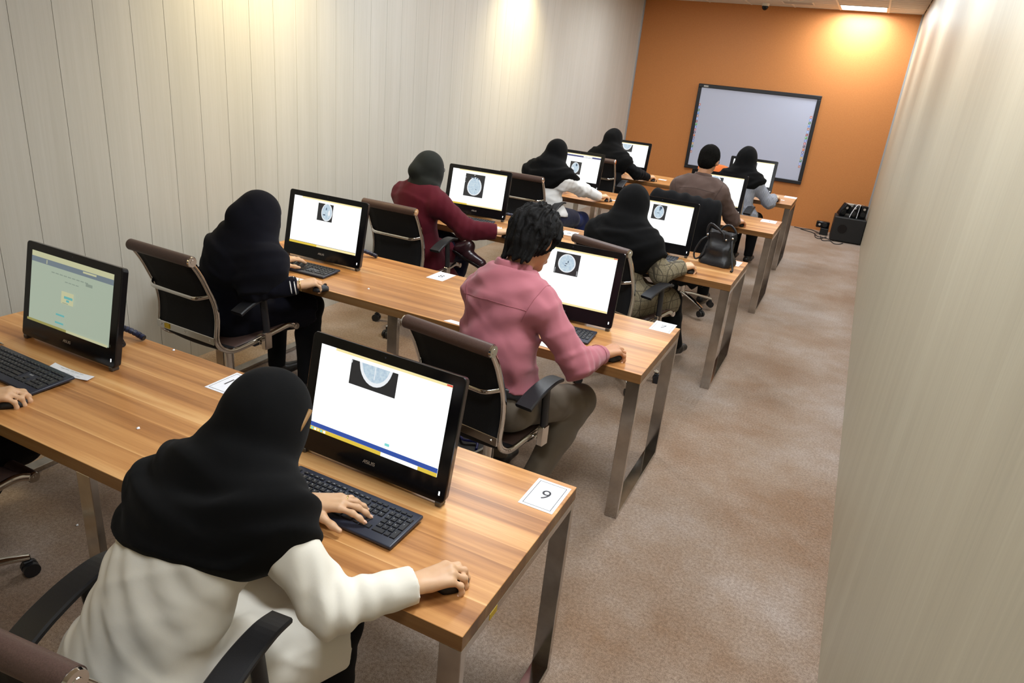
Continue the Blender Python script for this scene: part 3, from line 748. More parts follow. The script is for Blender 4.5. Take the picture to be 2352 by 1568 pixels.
# rear bulge of the case
secs = []
for d, sc in ((-.062, .45), (-.055, .62), (-.034, .74)):
    secs.append([vloc(u * sc, MH * .44 + (v - MH / 2) * sc * .9, d) for u, v in prof])
loft(b, secs)
case_me = b.mesh('monitor_case', M['gloss'])
b = MB()
b.rbox(-.010, .010, -.002, .03, 0, .0175, .003)
foot_me = b.mesh('front_foot', plain('dark_silver', (0.10, 0.10, 0.10, 1), 0.3, 0.8))
b = MB()
b.sweep(fillet([(0, .10, .20), (0, .17, .02), (0, .175, .008), (0, .06, .008)], .02), rectp(.20, .012), side=(1, 0, 0), sm=False)
stand_me = b.mesh('rear_stand', M['plastic'])
b = MB()
for q in logo_polys(.046, .0105): b.add([vloc(u, .036 + v, .0005) for u, v in q], [(0, 1, 2, 3)])
logo_me = b.mesh('maker_logo', M['silver'])
b = MB(); b.add([vloc(u, v, .0006) for u, v in ((MW / 2 - .022, .022), (MW / 2 - .0175, .022), (MW / 2 - .0175, .034), (MW / 2 - .022, .034))], [(0, 1, 2, 3)])
led_me = b.mesh('power_light', M['led'])
b = MB(); b.cyl(vloc(0, MH - .014, 0), vloc(0, MH - .014, .0006), .003, 12); cam_me = b.mesh('webcam', plain('lens_dark', (0.03, 0.035, 0.05, 1), 0.1))
MONS = {'1R': (.055, -.404, -.027), '1L': (-1.393, -.354, -.009), '2L': (-1.526, 1.274, .035), '2R': (-.016, 1.314, .047), '3L': (-1.521, 3.127, .079), '3R': (-.044, 3.146, .013),
        '4L': (-1.474, 5.224, .015), '4R': (-.013, 5.218, .018), '5L': (-1.499, 7.117, .008), '5R': (.053, 7.075, .044)}
MLAB = {'1R': 'black all-in-one computer showing a half cropped brain scan above a blue bar, beside card 9',
        '1L': 'black all-in-one computer with a dim grey green web page, near the panelled wall',
        '2L': 'black all-in-one computer in front of the navy cloaked woman, small oval brain scan',
        '2R': 'black all-in-one computer in front of the pink shirted man, round brain scan on screen',
        '3L': 'black all-in-one computer in front of the maroon coat woman, large brain scan on screen',
        '3R': 'black all-in-one computer between the plaid coat woman and the black handbag',
        '4L': 'black all-in-one computer in front of the white sweater woman, dark blue page bar on top',
        '4R': 'black all-in-one computer in front of the man in the brown shirt',
        '5L': 'black all-in-one computer against the orange wall, half cropped brain scan, left of the whiteboard',
        '5R': 'black all-in-one computer in front of the grey knit sweater woman, before the whiteboard'}
for kx, (x, y, yaw) in MONS.items():
    t = empty('computer', (x - MW / 2 * math.cos(yaw), y - MW / 2 * math.sin(yaw), DH), yaw)
    tag(t, MLAB[kx], 'computer', 'all-in-one computers on the desks')
    c = link('case', case_me, t)
    link('maker_logo', logo_me, c); link('power_light', led_me, c); link('webcam', cam_me, c)
    link('screen', screen_mesh(kx), t); link('front_foot', foot_me, t, (-MW / 2 + .02, 0, 0)); link('front_foot', foot_me, t, (MW / 2 - .02, 0, 0)); link('rear_stand', stand_me, t)

# ---------------------------------------------------------------- keyboards
KW, KD = .444, .155
rows = [  # (v centre from the front edge, key depth, list of (width units or negative gap))
    (.1325, .0095, [1, -.55, 1, 1, 1, 1, -.3, 1, 1, 1, 1, -.3, 1, 1, 1, 1, -.25, 1, 1, 1, -.25, 1, 1, 1, 1]),
    (.1135, .0155, [1] * 13 + [1.85] + [-.25] + [1, 1, 1] + [-.25] + [1, 1, 1, 1]),
    (.0945, .0155, [1.4] + [1] * 12 + [1.45] + [-.25] + [1, 1, 1] + [-.25] + [1, 1, 1, 0]),
    (.0755, .0155, [1.7] + [1] * 11 + [2.15] + [-3.5] + [1, 1, 1, 0]),
    (.0565, .0155, [1.2] + [1] * 11 + [2.65] + [-1.25, 1, -1.25] + [1, 1, 1, 0]),
    (.0375, .0155, [1.25, 1, 1.1, 1.1, 5.4, 1.1, 1, 1, 1.9] + [-.25] + [1, 1, 1] + [-.25] + [2, 1, 0]),
]
LEG = ['', '1234567890-=', 'QWERTYUIOP[]', "ASDFGHJKL;'", 'ZXCVBNM,./', '']
def keyboard_layout():
    out = []; U = (KW - .016) / 22.35
    for ri, (v, kd, ks) in enumerate(rows):
        x = -KW / 2 + .008
        for ki, k_ in enumerate(ks):
            if k_ < 0: x += -k_ * U; continue
            if k_ == 0:
                if ri in (2, 4): out.append((x + U / 2, v - .0095, U - .0028, .0345, ri, ki))
                x += U; continue
            out.append((x + k_ * U / 2, v, k_ * U - .0028, kd, ri, ki)); x += k_ * U
    return out
KEYS = keyboard_layout()
def key_shape(mb, cx, cv, w, d):
    z0, z1 = 0.0, .0035
    sh = .0012
    mb.add([(cx - w / 2, cv - d / 2, z0), (cx + w / 2, cv - d / 2, z0), (cx + w / 2, cv + d / 2, z0), (cx - w / 2, cv + d / 2, z0),
            (cx - w / 2 + sh, cv - d / 2 + sh, z1), (cx + w / 2 - sh, cv - d / 2 + sh, z1), (cx + w / 2 - sh, cv + d / 2 - sh, z1), (cx - w / 2 + sh, cv + d / 2 - sh, z1)],
           [(4, 5, 6, 7), (0, 1, 5, 4), (1, 2, 6, 5), (2, 3, 7, 6), (3, 0, 4, 7)])
b = MB(); b.rbox(-KW / 2, KW / 2, 0, KD, .003, .0145, .004, seg=2)
for u in (-KW / 2 + .035, KW / 2 - .035):
    b.box(u - .015, u + .015, .004, .014, 0, .0035); b.box(u - .015, u + .015, KD - .02, KD - .006, 0, .0035)
kbody_me = b.mesh('keyboard_case', M['kbody'])
key_cache = {}
def key_mesh(w, d):
    kk = (round(w, 4), round(d, 4))
    if kk not in key_cache:
        mb = MB(); key_shape(mb, 0, 0, w, d); key_cache[kk] = mb.mesh('key', M['keys'])
    return key_cache[kk]
b = MB()
for (cx, cv, w, d, ri, ki) in KEYS: key_shape(b, cx, cv, w, d)
allkeys_me = b.mesh('keys', M['keys'])
b = MB()
def put_glyph(mb, ch, size, x, y, z):
    vs, fs = glyphs(ch, size); mb.add([(p[0] + x, p[1] + y, z) for p in vs], fs)
for (cx, cv, w, d, ri, ki) in KEYS:
    s_ = LEG[ri]
    off = 1 if ri in (1, 2, 3, 4) else 0
    if s_ and 0 <= ki - off < len(s_): put_glyph(b, s_[ki - off], .0062, cx - w * .18, cv + d * .14, .0037)
    elif ri == 0 and 2 <= ki: put_glyph(b, 'F%d' % min(ki, 12) if ki <= 15 else '-', .0042, cx, cv, .0037)
    elif ri in (1, 2, 3, 4, 5) and ki > 14 and w < .03: put_glyph(b, {1: '/', 2: '7', 3: '4', 4: '1', 5: '.'}.get(ri), .006, cx - w * .15, cv + d * .12, .0037)
legend_me = b.mesh('key_legends', M['legend'])
b = MB(); 
for q in logo_polys(.022, .006): b.add([(u + .098, v + .078, .0004) for u, v in q], [(0, 1, 2, 3)])
klogo_me = b.mesh('maker_logo', M['legend'])
def keyboard(x, y, yaw, label, single):
    t = empty('keyboard', (x, y, DH), yaw); tag(t, label, 'keyboard', 'black keyboards on the desks')
    c = link('case', kbody_me, t); c.rotation_euler = (R(2.5), 0, 0)
    c.location = (0, 0, 0.0)
    if single:
        for (cx, cv, w, d, ri, ki) in KEYS:
            link('key', key_mesh(w, d), c, (cx, cv, .0145))
    else:
        tag(link('keys', allkeys_me, c, (0, 0, .0145)), kind='stuff')
    tag(link('key_legends', legend_me, c, (0, 0, .0145)), kind='stuff')
    link('maker_logo', klogo_me, c, (0, 0, .0145))
keyboard(-.185, -.634, R(-1.0), 'black keyboard under the left hand of the white coat woman', True)
keyboard(-1.655, -.625, R(-2), 'black keyboard cut off by the edge of the photo, beside the folded paper strip', True)
keyboard(-1.80, 1.02, R(2), 'black keyboard below the computer of the navy cloaked woman', False)
keyboard(-.27, 1.06, R(3), 'black keyboard half hidden by the pink shirted man', False)
keyboard(-1.76, 2.86, R(4), 'black keyboard below the computer of the maroon coat woman', False)
keyboard(-.31, 2.90, R(2), 'black keyboard almost hidden behind the plaid coat woman', False)
# ---------------------------------------------------------------- chairs
HW = .212      # half width between the side rails
rail_pts = fillet([(0, 0, .935), (0, .052, .855), (0, .138, .655), (0, .112, .47), (0, .20, .405), (0, .40, .418), (0, .615, .445), (0, .665, .42)], [.05, .12, .05, .07, .2, .03, .02], 5)
def chair_parts():
    P = {}
    for s, nm in ((-1, 'l'), (1, 'r')):
        b = MB(); b.sweep([p + Vector((s * HW, 0, 0)) for p in rail_pts], rectp(.016, .030, .005), side=(1, 0, 0)); P['rail' + nm] = b.mesh('side_rail', M['chrome'])
    sling = [p for p in rail_pts]
    k = max(range(len(sling)), key=lambda i: -sling[i].z if .1 < sling[i].y < .3 else -9)
    def strip(pts, off):
        b = MB(); n = len(pts); vs = []
        for i, p in enumerate(pts):
            t = (pts[min(i + 1, n - 1)] - pts[max(i - 1, 0)]).normalized(); nr = Vector((0, -t.z, t.y))
            if nr.y < 0 and abs(nr.y) > abs(nr.z): nr = -nr
            for q in range(7):
                u = -1 + q / 3; sag = -.012 * (1 - u * u)
                vs.append(Vector((u * (HW - .004), p.y, p.z)) + nr * (off + sag + .006)); 
            for q in range(7):
                u = 1 - q / 3; sag = -.012 * (1 - u * u)
                vs.append(Vector((u * (HW - .004), p.y, p.z)) + nr * (off + sag - .006))
        fs = []
        for i in range(n - 1):
            for q in range(14): fs.append((i * 14 + q, i * 14 + (q + 1) % 14, (i + 1) * 14 + (q + 1) % 14, (i + 1) * 14 + q))
        b.add(vs, fs, 0, True); b.add(vs, [tuple(range(13, -1, -1)), tuple(range((n - 1) * 14, n * 14))])
        bm = bmesh.new(); me = b.mesh('x', M['sling']); bm.from_mesh(me); bmesh.ops.recalc_face_normals(bm, faces=bm.faces); bm.to_mesh(me); bm.free()
        return me
    P['back'] = strip(sling[:k + 1], 0); P['seat'] = strip(sling[k:], 0)
    P['seat'].materials.clear(); P['seat'].materials.append(M['leather'])
    b = MB(); b.cyl((-HW - .004, 0, .935), (HW + .004, 0, .935), .028, 24); P['roll'] = b.mesh('top_roll', M['leather'])
    for s, nm in ((-1, 'l'), (1, 'r')):
        b = MB(); b.cyl((s * (HW + .003), 0, .935), (s * (HW + .012), 0, .935), .0265, 24, .024)
        b.cyl((s * (HW + .012), 0, .935), (s * (HW + .0135), 0, .935), .012, 16, .011); P['cap' + nm] = b.mesh('end_cap', M['chrome'])
    b = MB(); b.cyl((-HW - .004, .668, .42), (HW + .004, .668, .42), .021, 20); P['froll'] = b.mesh('front_roll', M['leather'])
    for s, nm in ((-1, 'l'), (1, 'r')):
        b = MB(); b.cyl((s * (HW + .003), .668, .42), (s * (HW + .011), .668, .42), .020, 20, .018)
        b.cyl((s * (HW + .011), .668, .42), (s * (HW + .0125), .668, .42), .007, 12); P['fcap' + nm] = b.mesh('end_cap', M['chrome'])
    zb = .735; yb = .095
    b = MB(); b.sweep(fillet([(-HW, yb + .004, zb + .004), (-HW + .05, yb - .045, zb - .01), (HW - .05, yb - .045, zb - .01), (HW, yb + .004, zb + .004)], .03, 5), rectp(.022, .012, .004), side=(0, 0, 1)); P['bar'] = b.mesh('back_bar', M['chrome'])
    b = MB(); b.rbox(-HW, HW, .098, .108, .475, .515, .002)
    for u in (-HW + .03, 0, HW - .03): b.cyl((u, .0985, .495), (u, .094, .495), .007, 10, .005)
    P['plate'] = b.mesh('back_plate', M['chrome'])
    for s, nm in ((-1, 'l'), (1, 'r')):
        x = s * (HW + .04)
        b = MB(); pr = rectp(.034, .024, .008); b.sweep([(x, .41, .40), (x, .41, .50), (x, .40, .60), (x, .395, .655)], rectp(.046, .026, .010), side=(0, 1, 0)); P['post' + nm] = b.mesh('armrest', M['plastic'])
        b = MB()
        path = smooth_path([(x, .215, .628), (x, .27, .652), (x, .35, .674), (x, .43, .682), (x, .49, .672)], 5)
        b.sweep(path, rectp(.080, .020, .005), side=(1, 0, 0), sm=False, scale=[1 - .22 * (i / (len(path) - 1)) ** 2 for i in range(len(path))]); P['pad' + nm] = b.mesh('arm_pad', M['plastic'])
        b = MB(); b.rbox(x - .016, x + .016, .385, .435, .372, .47, .004); b.rbox(min(x, s * HW), max(x, s * HW), .395, .425, .385, .405, .003); P['brk' + nm] = b.mesh('arm_bracket', M['chrome'])
    b = MB(); b.rbox(-.10, .10, .28, .52, .345, .385, .008); b.rbox(-HW, HW, .36, .40, .385, .405, .004); P['mech'] = b.mesh('tilt_mechanism', M['plastic'])
    b = MB(); b.cyl((0, .40, .16), (0, .40, .42), .025, 16, mi=0); b.cyl((0, .40, .10), (0, .40, .20), .032, 16); P['col'] = b.mesh('gas_column', M['chrome'])
    b = MB()
    path = smooth_path([(0, .0, .135), (0, .10, .125), (0, .22, .10), (0, .30, .078)], 4)
    b.sweep(path, rectp(.040, .026, .008), side=(1, 0, 0), scale=[1.1 - .35 * i / (len(path) - 1) for i in range(len(path))]); P['leg'] = b.mesh('base_leg', M['chrome'])
    b = MB()
    for s in (-1, 1): b.cyl((s * .004, .30, .028), (s * .024, .30, .028), .028, 16)
    b.rbox(-.010, .010, .278, .312, .026, .066, .004); b.cyl((0, .298, .06), (0, .298, .085), .008, 10); P['wheel'] = b.mesh('caster', M['plastic'])
    return P
CP = chair_parts()
def chair(x, y, yaw, label, spin=20, z=0.0):
    """x, y: floor point below the middle of the top roll"""
    CS = .966; ZU = CAM_C[2] * (1 - CS)
    x = CAM_C[0] + (x - CAM_C[0]) * CS; y = CAM_C[1] + (y - CAM_C[1]) * CS
    t = empty('office_chair', (x, y, z), yaw); tag(t, label, 'chair', 'chrome and black office chairs')
    link('side_rail', CP['raill'], t); link('side_rail', CP['railr'], t)
    link('backrest', CP['back'], t); link('seat', CP['seat'], t)
    r = link('top_roll', CP['roll'], t); link('end_cap', CP['capl'], r); link('end_cap', CP['capr'], r)
    r = link('front_roll', CP['froll'], t); link('end_cap', CP['fcapl'], r); link('end_cap', CP['fcapr'], r)
    link('back_bar', CP['bar'], t); link('back_plate', CP['plate'], t)
    for nm in 'lr':
        a = link('armrest', CP['post' + nm], t); link('arm_pad', CP['pad' + nm], a); link('arm_bracket', CP['brk' + nm], a)
    link('tilt_mechanism', CP['mech'], t); link('gas_column', CP['col'], t)
    for ch in t.children:
        if ch.name.split('.')[0] != 'gas_column': ch.scale = (CS, CS, CS); ch.location = (0, 0, ZU)
        else: ch.location = (0, -.045, 0)
    for k in range(5):
        a = R(spin + 72 * k)
        l = link('base_leg', CP['leg'], t, (0, .355, 0), (0, 0, a)); link('caster', CP['wheel'], l)
    return t
CH = {}
CH['1R'] = chair(-.295, -1.405, R(6), 'office chair of the white coat woman, brown top roll at the lower edge', 10)
CH['1L'] = chair(-1.70, -1.31, R(0), 'office chair at the lower left edge, mostly outside the photo', -16)
CH['2L'] = chair(-2.03, .385, R(-2), 'office chair of the navy cloaked woman by the panelled wall', 6)
CH['2R'] = chair(-.395, .352, R(-8), 'office chair of the pink shirted man', 25)
CH['3L'] = chair(-1.945, 2.155, R(0), 'office chair of the maroon coat woman', 30)
CH['3R'] = chair(-.43, 2.27, R(-18), 'office chair of the plaid coat woman', 20)
CH['4L'] = chair(-1.86, 4.12, R(0), 'office chair of the white sweater woman', 30, 0.03)
CH['4R'] = chair(-.33, 4.16, R(-4), 'office chair with a black coat over its back', 20, 0.03)
CH['5L'] = chair(-1.80, 6.02, R(2), 'office chair of the all-black woman at the far left computer', 5, 0.05)
CH['5R'] = chair(-.34, 6.02, R(-4), 'office chair of the grey knit sweater woman', 15, 0.0)
b = MB(); b.rbox(-.15, -.115, .0925, .0985, .482, .508, .001); o = b.build('sticker', M['yellow'], CH['2L']); o.scale = (.966,) * 3; o.location = (0, 0, CAM_C[2] * .034)

# ---------------------------------------------------------------- cards and slips of paper
def card(cx, cy, yaw, text, label, w=.11, h=.155, z=DH):
    t = empty('number_card', (cx, cy, z), yaw); tag(t, label, 'card', 'white number cards on the desks')
    b = MB(); b.box(-w / 2, w / 2, -h / 2, h / 2, .0003, .0011); b.build('sheet', M['paper'], t)
    b = MB(); i, l = .010, .0019
    x0, x1, y0, y1 = -w / 2 + i, w / 2 - i, -h / 2 + i, h / 2 - i
    for q in ((x0, x1, y0, y0 + l), (x0, x1, y1 - l, y1), (x0, x0 + l, y0, y1), (x1 - l, x1, y0, y1)):
        b.add([(q[0], q[2], .0013), (q[1], q[2], .0013), (q[1], q[3], .0013), (q[0], q[3], .0013)], [(0, 1, 2, 3)])
    b.build('border_print', M['ink'], t)
    vs, fs = glyphs(text, .070)
    b = MB(); b.add([(p[0] * .95, p[1], .0013) for p in vs], fs); b.build('number_print', M['ink'], t)
card(.276, -.175, R(0), '9', 'white card printed 9 at the near desk corner')
card(-1.0, -.170, R(0), '10', 'white card printed 10, partly behind the black hooded head')
card(.183, 1.575, R(0), '7', 'white card printed 7 on the desk of the pink shirted man')
card(-1.132, 1.53, R(0), '8', 'white card printed 8 in the middle of the second desk')
card(.245, 3.29, R(-2), '5', 'white card printed 5 beside the black handbag', .12, .15)
card(-.99, 3.20, R(4), '6', 'white card printed 6 between the pink shirted man and the plaid coat woman', .12, .15)
card(.255, 5.27, R(0), '3', 'white card printed 3 on the desk of the brown shirted man', .14, .15)
card(.27, 7.17, R(0), '1', 'white card printed 1 on the desk before the orange wall', .14, .15)
card(-1.02, 7.05, R(0), '2', 'white card printed 2 behind the brown shirted man', .12, .15)
def slip(pts, label, z=DH, curl=.0, name='paper_slip', lines=0):
    cx = sum(p[0] for p in pts) / 4; cy = sum(p[1] for p in pts) / 4
    mb = MB(); n = 8; vs = []
    A, B, C_, D_ = [Vector((p[0] - cx, p[1] - cy, 0)) for p in pts]
    for th in (.0014, .0004):
        for i in range(n + 1):
            t_ = i / n
            zz = th + curl * (abs(2 * t_ - 1) ** 2)
            for e0, e1 in ((A, B), (D_, C_)):
                p = e0.lerp(e1, t_); vs.append((p.x, p.y, zz))
    o = 2 * (n + 1); fs = []
    for i in range(n): fs += [(2 * i + 1, 2 * i + 3, 2 * i + 2, 2 * i), (o + 2 * i, o + 2 * i + 2, o + 2 * i + 3, o + 2 * i + 1), (2 * i, 2 * i + 2, o + 2 * i + 2, o + 2 * i), (2 * i + 1, o + 2 * i + 1, o + 2 * i + 3, 2 * i + 3)]
    fs += [(0, o, o + 1, 1), (2 * n, 2 * n + 1, o + 2 * n + 1, o + 2 * n)]
    mb.add(vs, fs)
    ob = mb.build(name, M['paper'], None, (cx, cy, z)); tag(ob, label, 'paper', 'loose paper slips on the desks')
    if lines:
        b2 = MB()
        for q in range(lines):
            f0 = .25 + .5 * q / max(1, lines - 1)
            for s0 in range(5):
                a, e = .2 + .12 * s0, .2 + .12 * s0 + .09
                p, r_ = A.lerp(D_, f0), B.lerp(C_, f0)
                p1, p2 = p.lerp(r_, a), p.lerp(r_, e); dv = Vector((0, .0012, 0)); zz = .0018 + curl * .35
                b2.add([(p1.x, p1.y, zz), (p2.x, p2.y, zz), (p2.x, p2.y + .0016, zz), (p1.x, p1.y + .0016, zz)], [(0, 1, 2, 3)])
        b2.build('handwriting', M['inkgrey'], ob)
    return ob
slip([(-1.613, -.430), (-1.405, -.423), (-1.396, -.457), (-1.592, -.477)], 'folded strip of paper beside the leftmost keyboard', curl=.006, lines=2)
slip([(-1.74, .955), (-1.57, .965), (-1.56, .915), (-1.74, .905)], 'paper strip in front of the navy cloaked woman')
slip([(-.72, .945), (-.63, .94), (-.63, .905), (-.74, .91)], 'small paper slip at the front edge of the second desk')
slip([(-.30, 1.00), (-.19, .995), (-.19, .92), (-.30, .93)], 'paper slip beside the elbow of the pink shirted man')
slip([(-1.26, 4.96), (-1.18, 4.97), (-1.18, 4.93), (-1.26, 4.92)], 'small paper slip at the fingertips of the white sweater woman')
slip([(-1.28, 6.98), (-1.18, 6.97), (-1.18, 6.90), (-1.28, 6.91)], 'small paper slip at the fingertips of the all-black woman')
slip([(.155, 6.86), (.235, 6.86), (.235, 6.82), (.155, 6.82)], 'small paper slip beside the hand of the grey knit woman')
# crumpled tissue by the third desk's keyboard
ob = None
mb = MB()
rnd = random.Random(4)
bm = bmesh.new(); bmesh.ops.create_grid(bm, x_segments=16, y_segments=7, size=.5)
for v in bm.verts:
    x, y = v.co.x, v.co.y
    v.co = Vector((x * .16 + .012 * math.sin(9 * y + 4 * x), y * .075 + .012 * math.sin(11 * x), .018 + .016 * math.sin(14 * x + 3 * y) * math.cos(9 * y) + rnd.uniform(-.003, .003)))
mb.bm(bm, 0, False); ob = mb.build('tissue', M['paper'], None, (-1.45, 2.83, DH)); ob.rotation_euler = (0, 0, R(-25))
sm = ob.modifiers.new('thick', 'SOLIDIFY'); sm.thickness = .0012
tag(ob, 'crumpled white tissue beside the keyboard of the maroon coat woman', 'tissue')
# tiny scraps of paper
for (x, y, z, lab) in ((-.985, -.575, DH, 'tiny white paper scrap on the near desk'), (-1.40, -.09, DH, 'tiny pale paper scrap at the back edge of the near desk'),
                       (-1.30, 1.06, DH, 'tiny pale paper scrap on the second desk'), (-1.66, -.42, 0, 'tiny white scrap on the carpet under the near desk')):
    mb = MB(); mb.add([(-.006, -.003, .001), (.004, -.006, .002), (.008, .002, .001), (0, .006, .004), (-.005, .003, .002), (0, 0, .006)], [(0, 1, 5), (1, 2, 5), (2, 3, 5), (3, 4, 5), (4, 0, 5), (4, 3, 2, 1, 0)])
    tag(mb.build('paper_scrap', M['paper'], None, (x, y, z)), lab, 'scrap')
# pen at the left edge
t = empty('pen', (-1.95, -.445, DH + .006), R(8)); tag(t, 'silver pen tip at the left edge of the near desk', 'pen')
b = MB(); b.cyl((-.09, 0, 0), (0.03, 0, 0), .0055, 12); b.build('barrel', M['silver'], t)
b = MB(); b.cyl((0.03, 0, 0), (.045, 0, 0), .0055, 12, .0012); b.build('tip', M['chrome'], t)
b = MB(); b.rbox(-.09, -.05, -.002, .002, .005, .009, .001); b.build('clip', M['chrome'], t)

# ---------------------------------------------------------------- mice
b = MB()
secs = []
for k in range(9):
    t_ = k / 8; y = -.045 + .09 * t_
    w = .029 * math.sqrt(max(.02, 1 - (2 * t_ - 1) ** 4)); h_ = .034 * (math.sin(PI * (t_ * .8 + .12)) ** .7)
    secs.append([(w * math.cos(PI * i / 10 * 1.0), y, .002 + h_ * math.sin(PI * i / 10)) for i in range(11)])
loft(b, secs, 0, True); mouse_me = b.mesh('shell', M['plastic'])
b = MB(); b.cyl((-.003, .026, .028), (.003, .026, .028), .008, 14); wheel_me = b.mesh('scroll_wheel', M['keys'])
def mouse(x, y, yaw, label):
    t = empty('mouse', (x, y, DH), yaw); tag(t, label, 'mouse', 'black computer mice')
    link('shell', mouse_me, t); link('scroll_wheel', wheel_me, t)

# ---------------------------------------------------------------- sleeved cable bundles behind the computers
def bundle(pts, label, mat, rings=True):
    path = smooth_path(pts, 8)
    t = empty('cable_bundle', pts[0]); tag(t, label, 'cable', 'sleeved cables behind the computers')
    o = Vector(pts[0]); path = [p - o for p in path]
    b = MB(); b.sweep(path, circ(.0105, 10)); b.build('cable_core', M['cable'], t)
    b = MB(); q = 0; i = 0
    while i + 3 < len(path):
        b.sweep(path[i:i + 4], circ(.0125, 10)); i += 4
        b.build('sleeve_wrap', mat, t); b = MB()
bundle([(-1.70, -.16, .795), (-1.642, -.132, .80), (-1.616, -.115, .79), (-1.594, -.10, .775), (-1.56, -.095, .763)], 'navy spiral sleeved cable bundle behind the dim web page computer', M['bluecable'])
bundle([(-1.75, 1.51, .79), (-1.71, 1.54, .79), (-1.673, 1.57, .775), (-1.62, 1.575, .763)], 'spiral sleeved cable bundle behind the navy cloaked woman\'s computer', M['bluecable'])
bundle([(-1.61, 3.25, .79), (-1.571, 3.27, .79), (-1.542, 3.33, .775), (-1.50, 3.35, .763)], 'spiral sleeved cable bundle behind the maroon coat woman\'s computer', M['bluecable'])

# ---------------------------------------------------------------- floor box under the second desk
t = empty('floor_box', (-.655, 1.10, 0), R(-14)); tag(t, 'white rimmed floor socket box under the second desk', 'floor box')
b = MB()
for q in ((-.11, .11, -.085, -.07), (-.11, .11, .07, .085), (-.11, -.095, -.07, .07), (.095, .11, -.07, .07)): b.box(*q, 0, .012)
b.build('rim', M['greybox'], t)
b = MB(); b.box(-.095, .095, -.07, .07, 0, .004); b.build('well', M['plastic'], t)
b = MB()
b.sweep(smooth_path([(-.08, .03, .01), (-.02, -.01, .02), (.04, .03, .016), (.085, -.02, .012)], 6), circ(.007, 8)); b.build('blue_cable', plain('blue_cable', hx(30, 44, 150), 0.4), t)

# ---------------------------------------------------------------- speakers and receiver in the corner
t = empty('subwoofer', (.985, 9.19, 0), R(3)); tag(t, 'black subwoofer box on the floor in the far corner', 'subwoofer')
b = MB(); b.rbox(-.21, .20, -.18, .18, .012, .345, .008); b.build('cabinet', M['spk'], t)
b = MB()
for sx in (-1, 1):
    for sy in (-1, 1): b.cyl((sx * .16, sy * .14, 0), (sx * .16, sy * .14, .014), .018, 12)
b.build('feet', M['plastic'], t)
b = MB(); b.cyl((-.08, -.176, .19), (-.08, -.186, .19), .055, 24, .06); b.cyl((-.08, -.186, .19), (-.08, -.187, .19), .03, 20); b.build('bass_port', M['gloss'], t)
def satellite(x, y, z, rx, ry, rz, label):
    t = empty('satellite_speaker', (x, y, z)); t.rotation_euler = (rx, ry, rz); tag(t, label, 'speaker', 'small satellite speakers in the corner')
    b = MB(); b.rbox(-.045, .045, -.045, .045, 0, .18, .012, seg=2); b.build('cabinet', M['gloss'], t)
    b = MB(); b.cyl((0, -.045, .06), (0, -.049, .06), .034, 20, .031); b.build('driver', M['spk'], t)
    b = MB(); b.cyl((0, -.045, .135), (0, -.048, .135), .016, 16); b.build('tweeter', M['silver'], t)
satellite(.835, 9.15, .352, R(8), R(22), R(30), 'glossy tilted satellite speaker on the left end of the subwoofer')
satellite(1.01, 9.13, .347, R(-4), R(6), R(-20), 'satellite speaker wrapped in white cable on the subwoofer')
satellite(1.115, 9.16, .347, 0, R(3), R(10), 'satellite speaker on the right end of the subwoofer')
satellite(.735, 9.40, .145, R(0), R(-90), R(4), 'satellite speaker lying in front of the orange wall, left of the subwoofer')
b = MB(); b.rbox(.63, .74, 9.33, 9.47, 0, .098, .004); tag(b.build('power_adapter', M['spk']), 'dark power adapter block under the lying speaker', 'adapter')
t = empty('amplifier', (.955, 9.29, .346), R(4)); tag(t, 'grey amplifier box behind the small speakers', 'amplifier')
b = MB(); b.rbox(-.10, .17, -.04, .05, 0, .165, .004); b.build('housing', M['greybox'], t)
b = MB(); b.rbox(-.07, .02, -.044, -.04, .03, .13, .002); b.build('dark_panel', M['spk'], t)
b = MB()
b.sweep(smooth_path([(.965, 9.08, .352), (.98, 9.075, .42), (1.01, 9.078, .50), (1.03, 9.09, .532), (1.06, 9.12, .535)], 6), circ(.005, 8)); b.sweep(smooth_path([(1.065, 9.10, .53), (1.06, 9.085, .44), (1.055, 9.085, .352)], 6), circ(.004, 8))
tag(b.build('white_cable', M['paper']), 'white cable looped over the small speakers', 'cable')
def floor_cable(pts, label, r=.006):
    b = MB(); b.sweep(smooth_path([(x, y, r) for x, y in pts], 7), circ(r, 7)); tag(b.build('floor_cable', M['cable']), label, 'cable', 'black cables on the carpet')
floor_cable([(.26, 9.60), (.37, 9.55), (.50, 9.60), (.60, 9.45), (.66, 9.40)], 'black cable along the orange wall, furthest from the speakers')
floor_cable([(.36, 9.50), (.47, 9.42), (.55, 9.36), (.62, 9.15), (.70, 9.12), (.78, 9.06)], 'black cable curving along the carpet to the subwoofer')
floor_cable([(.57, 9.34), (.60, 9.05), (.66, 8.98), (.72, 9.16), (.74, 9.2)], 'black cable looping in front of the adapter')
floor_cable([(.66, 9.2), (.70, 8.9), (.80, 8.95), (.86, 8.80), (.93, 8.83), (.97, 8.95)], 'black cable with a loop nearest the right wall')

# ---------------------------------------------------------------- orange backrest behind the last desk
t = empty('lecture_seat', (-.80, 7.95, 0), R(180)); tag(t, 'orange rounded chair back behind the last desk', 'chair')
b = MB()
secs = []
for k in range(9):
    a = -1 + k / 4; x = a * .22; yb_ = .05 * (1 - a * a)
    ht = .92 - .05 * a ** 4
    secs.append([(x, -yb_ - .01, .50), (x, -yb_ + .01, .50), (x, -yb_ + .012, ht - .012), (x, -yb_, ht), (x, -yb_ - .012, ht - .012)])
loft(b, secs, 0, True); b.build('backrest', M['orangeplastic'], t)
b = MB(); b.rbox(-.22, .22, 0, .42, .43, .46, .012, seg=2); b.build('seat', M['orangeplastic'], t)
for sx in (-1, 1):
    for yy in (.03, .39):
        b = MB(); b.cyl((sx * .18, yy, .43), (sx * .20, yy + (.04 if yy > .2 else -.06), 0), .011, 10); b.build('leg', M['chrome'], t)

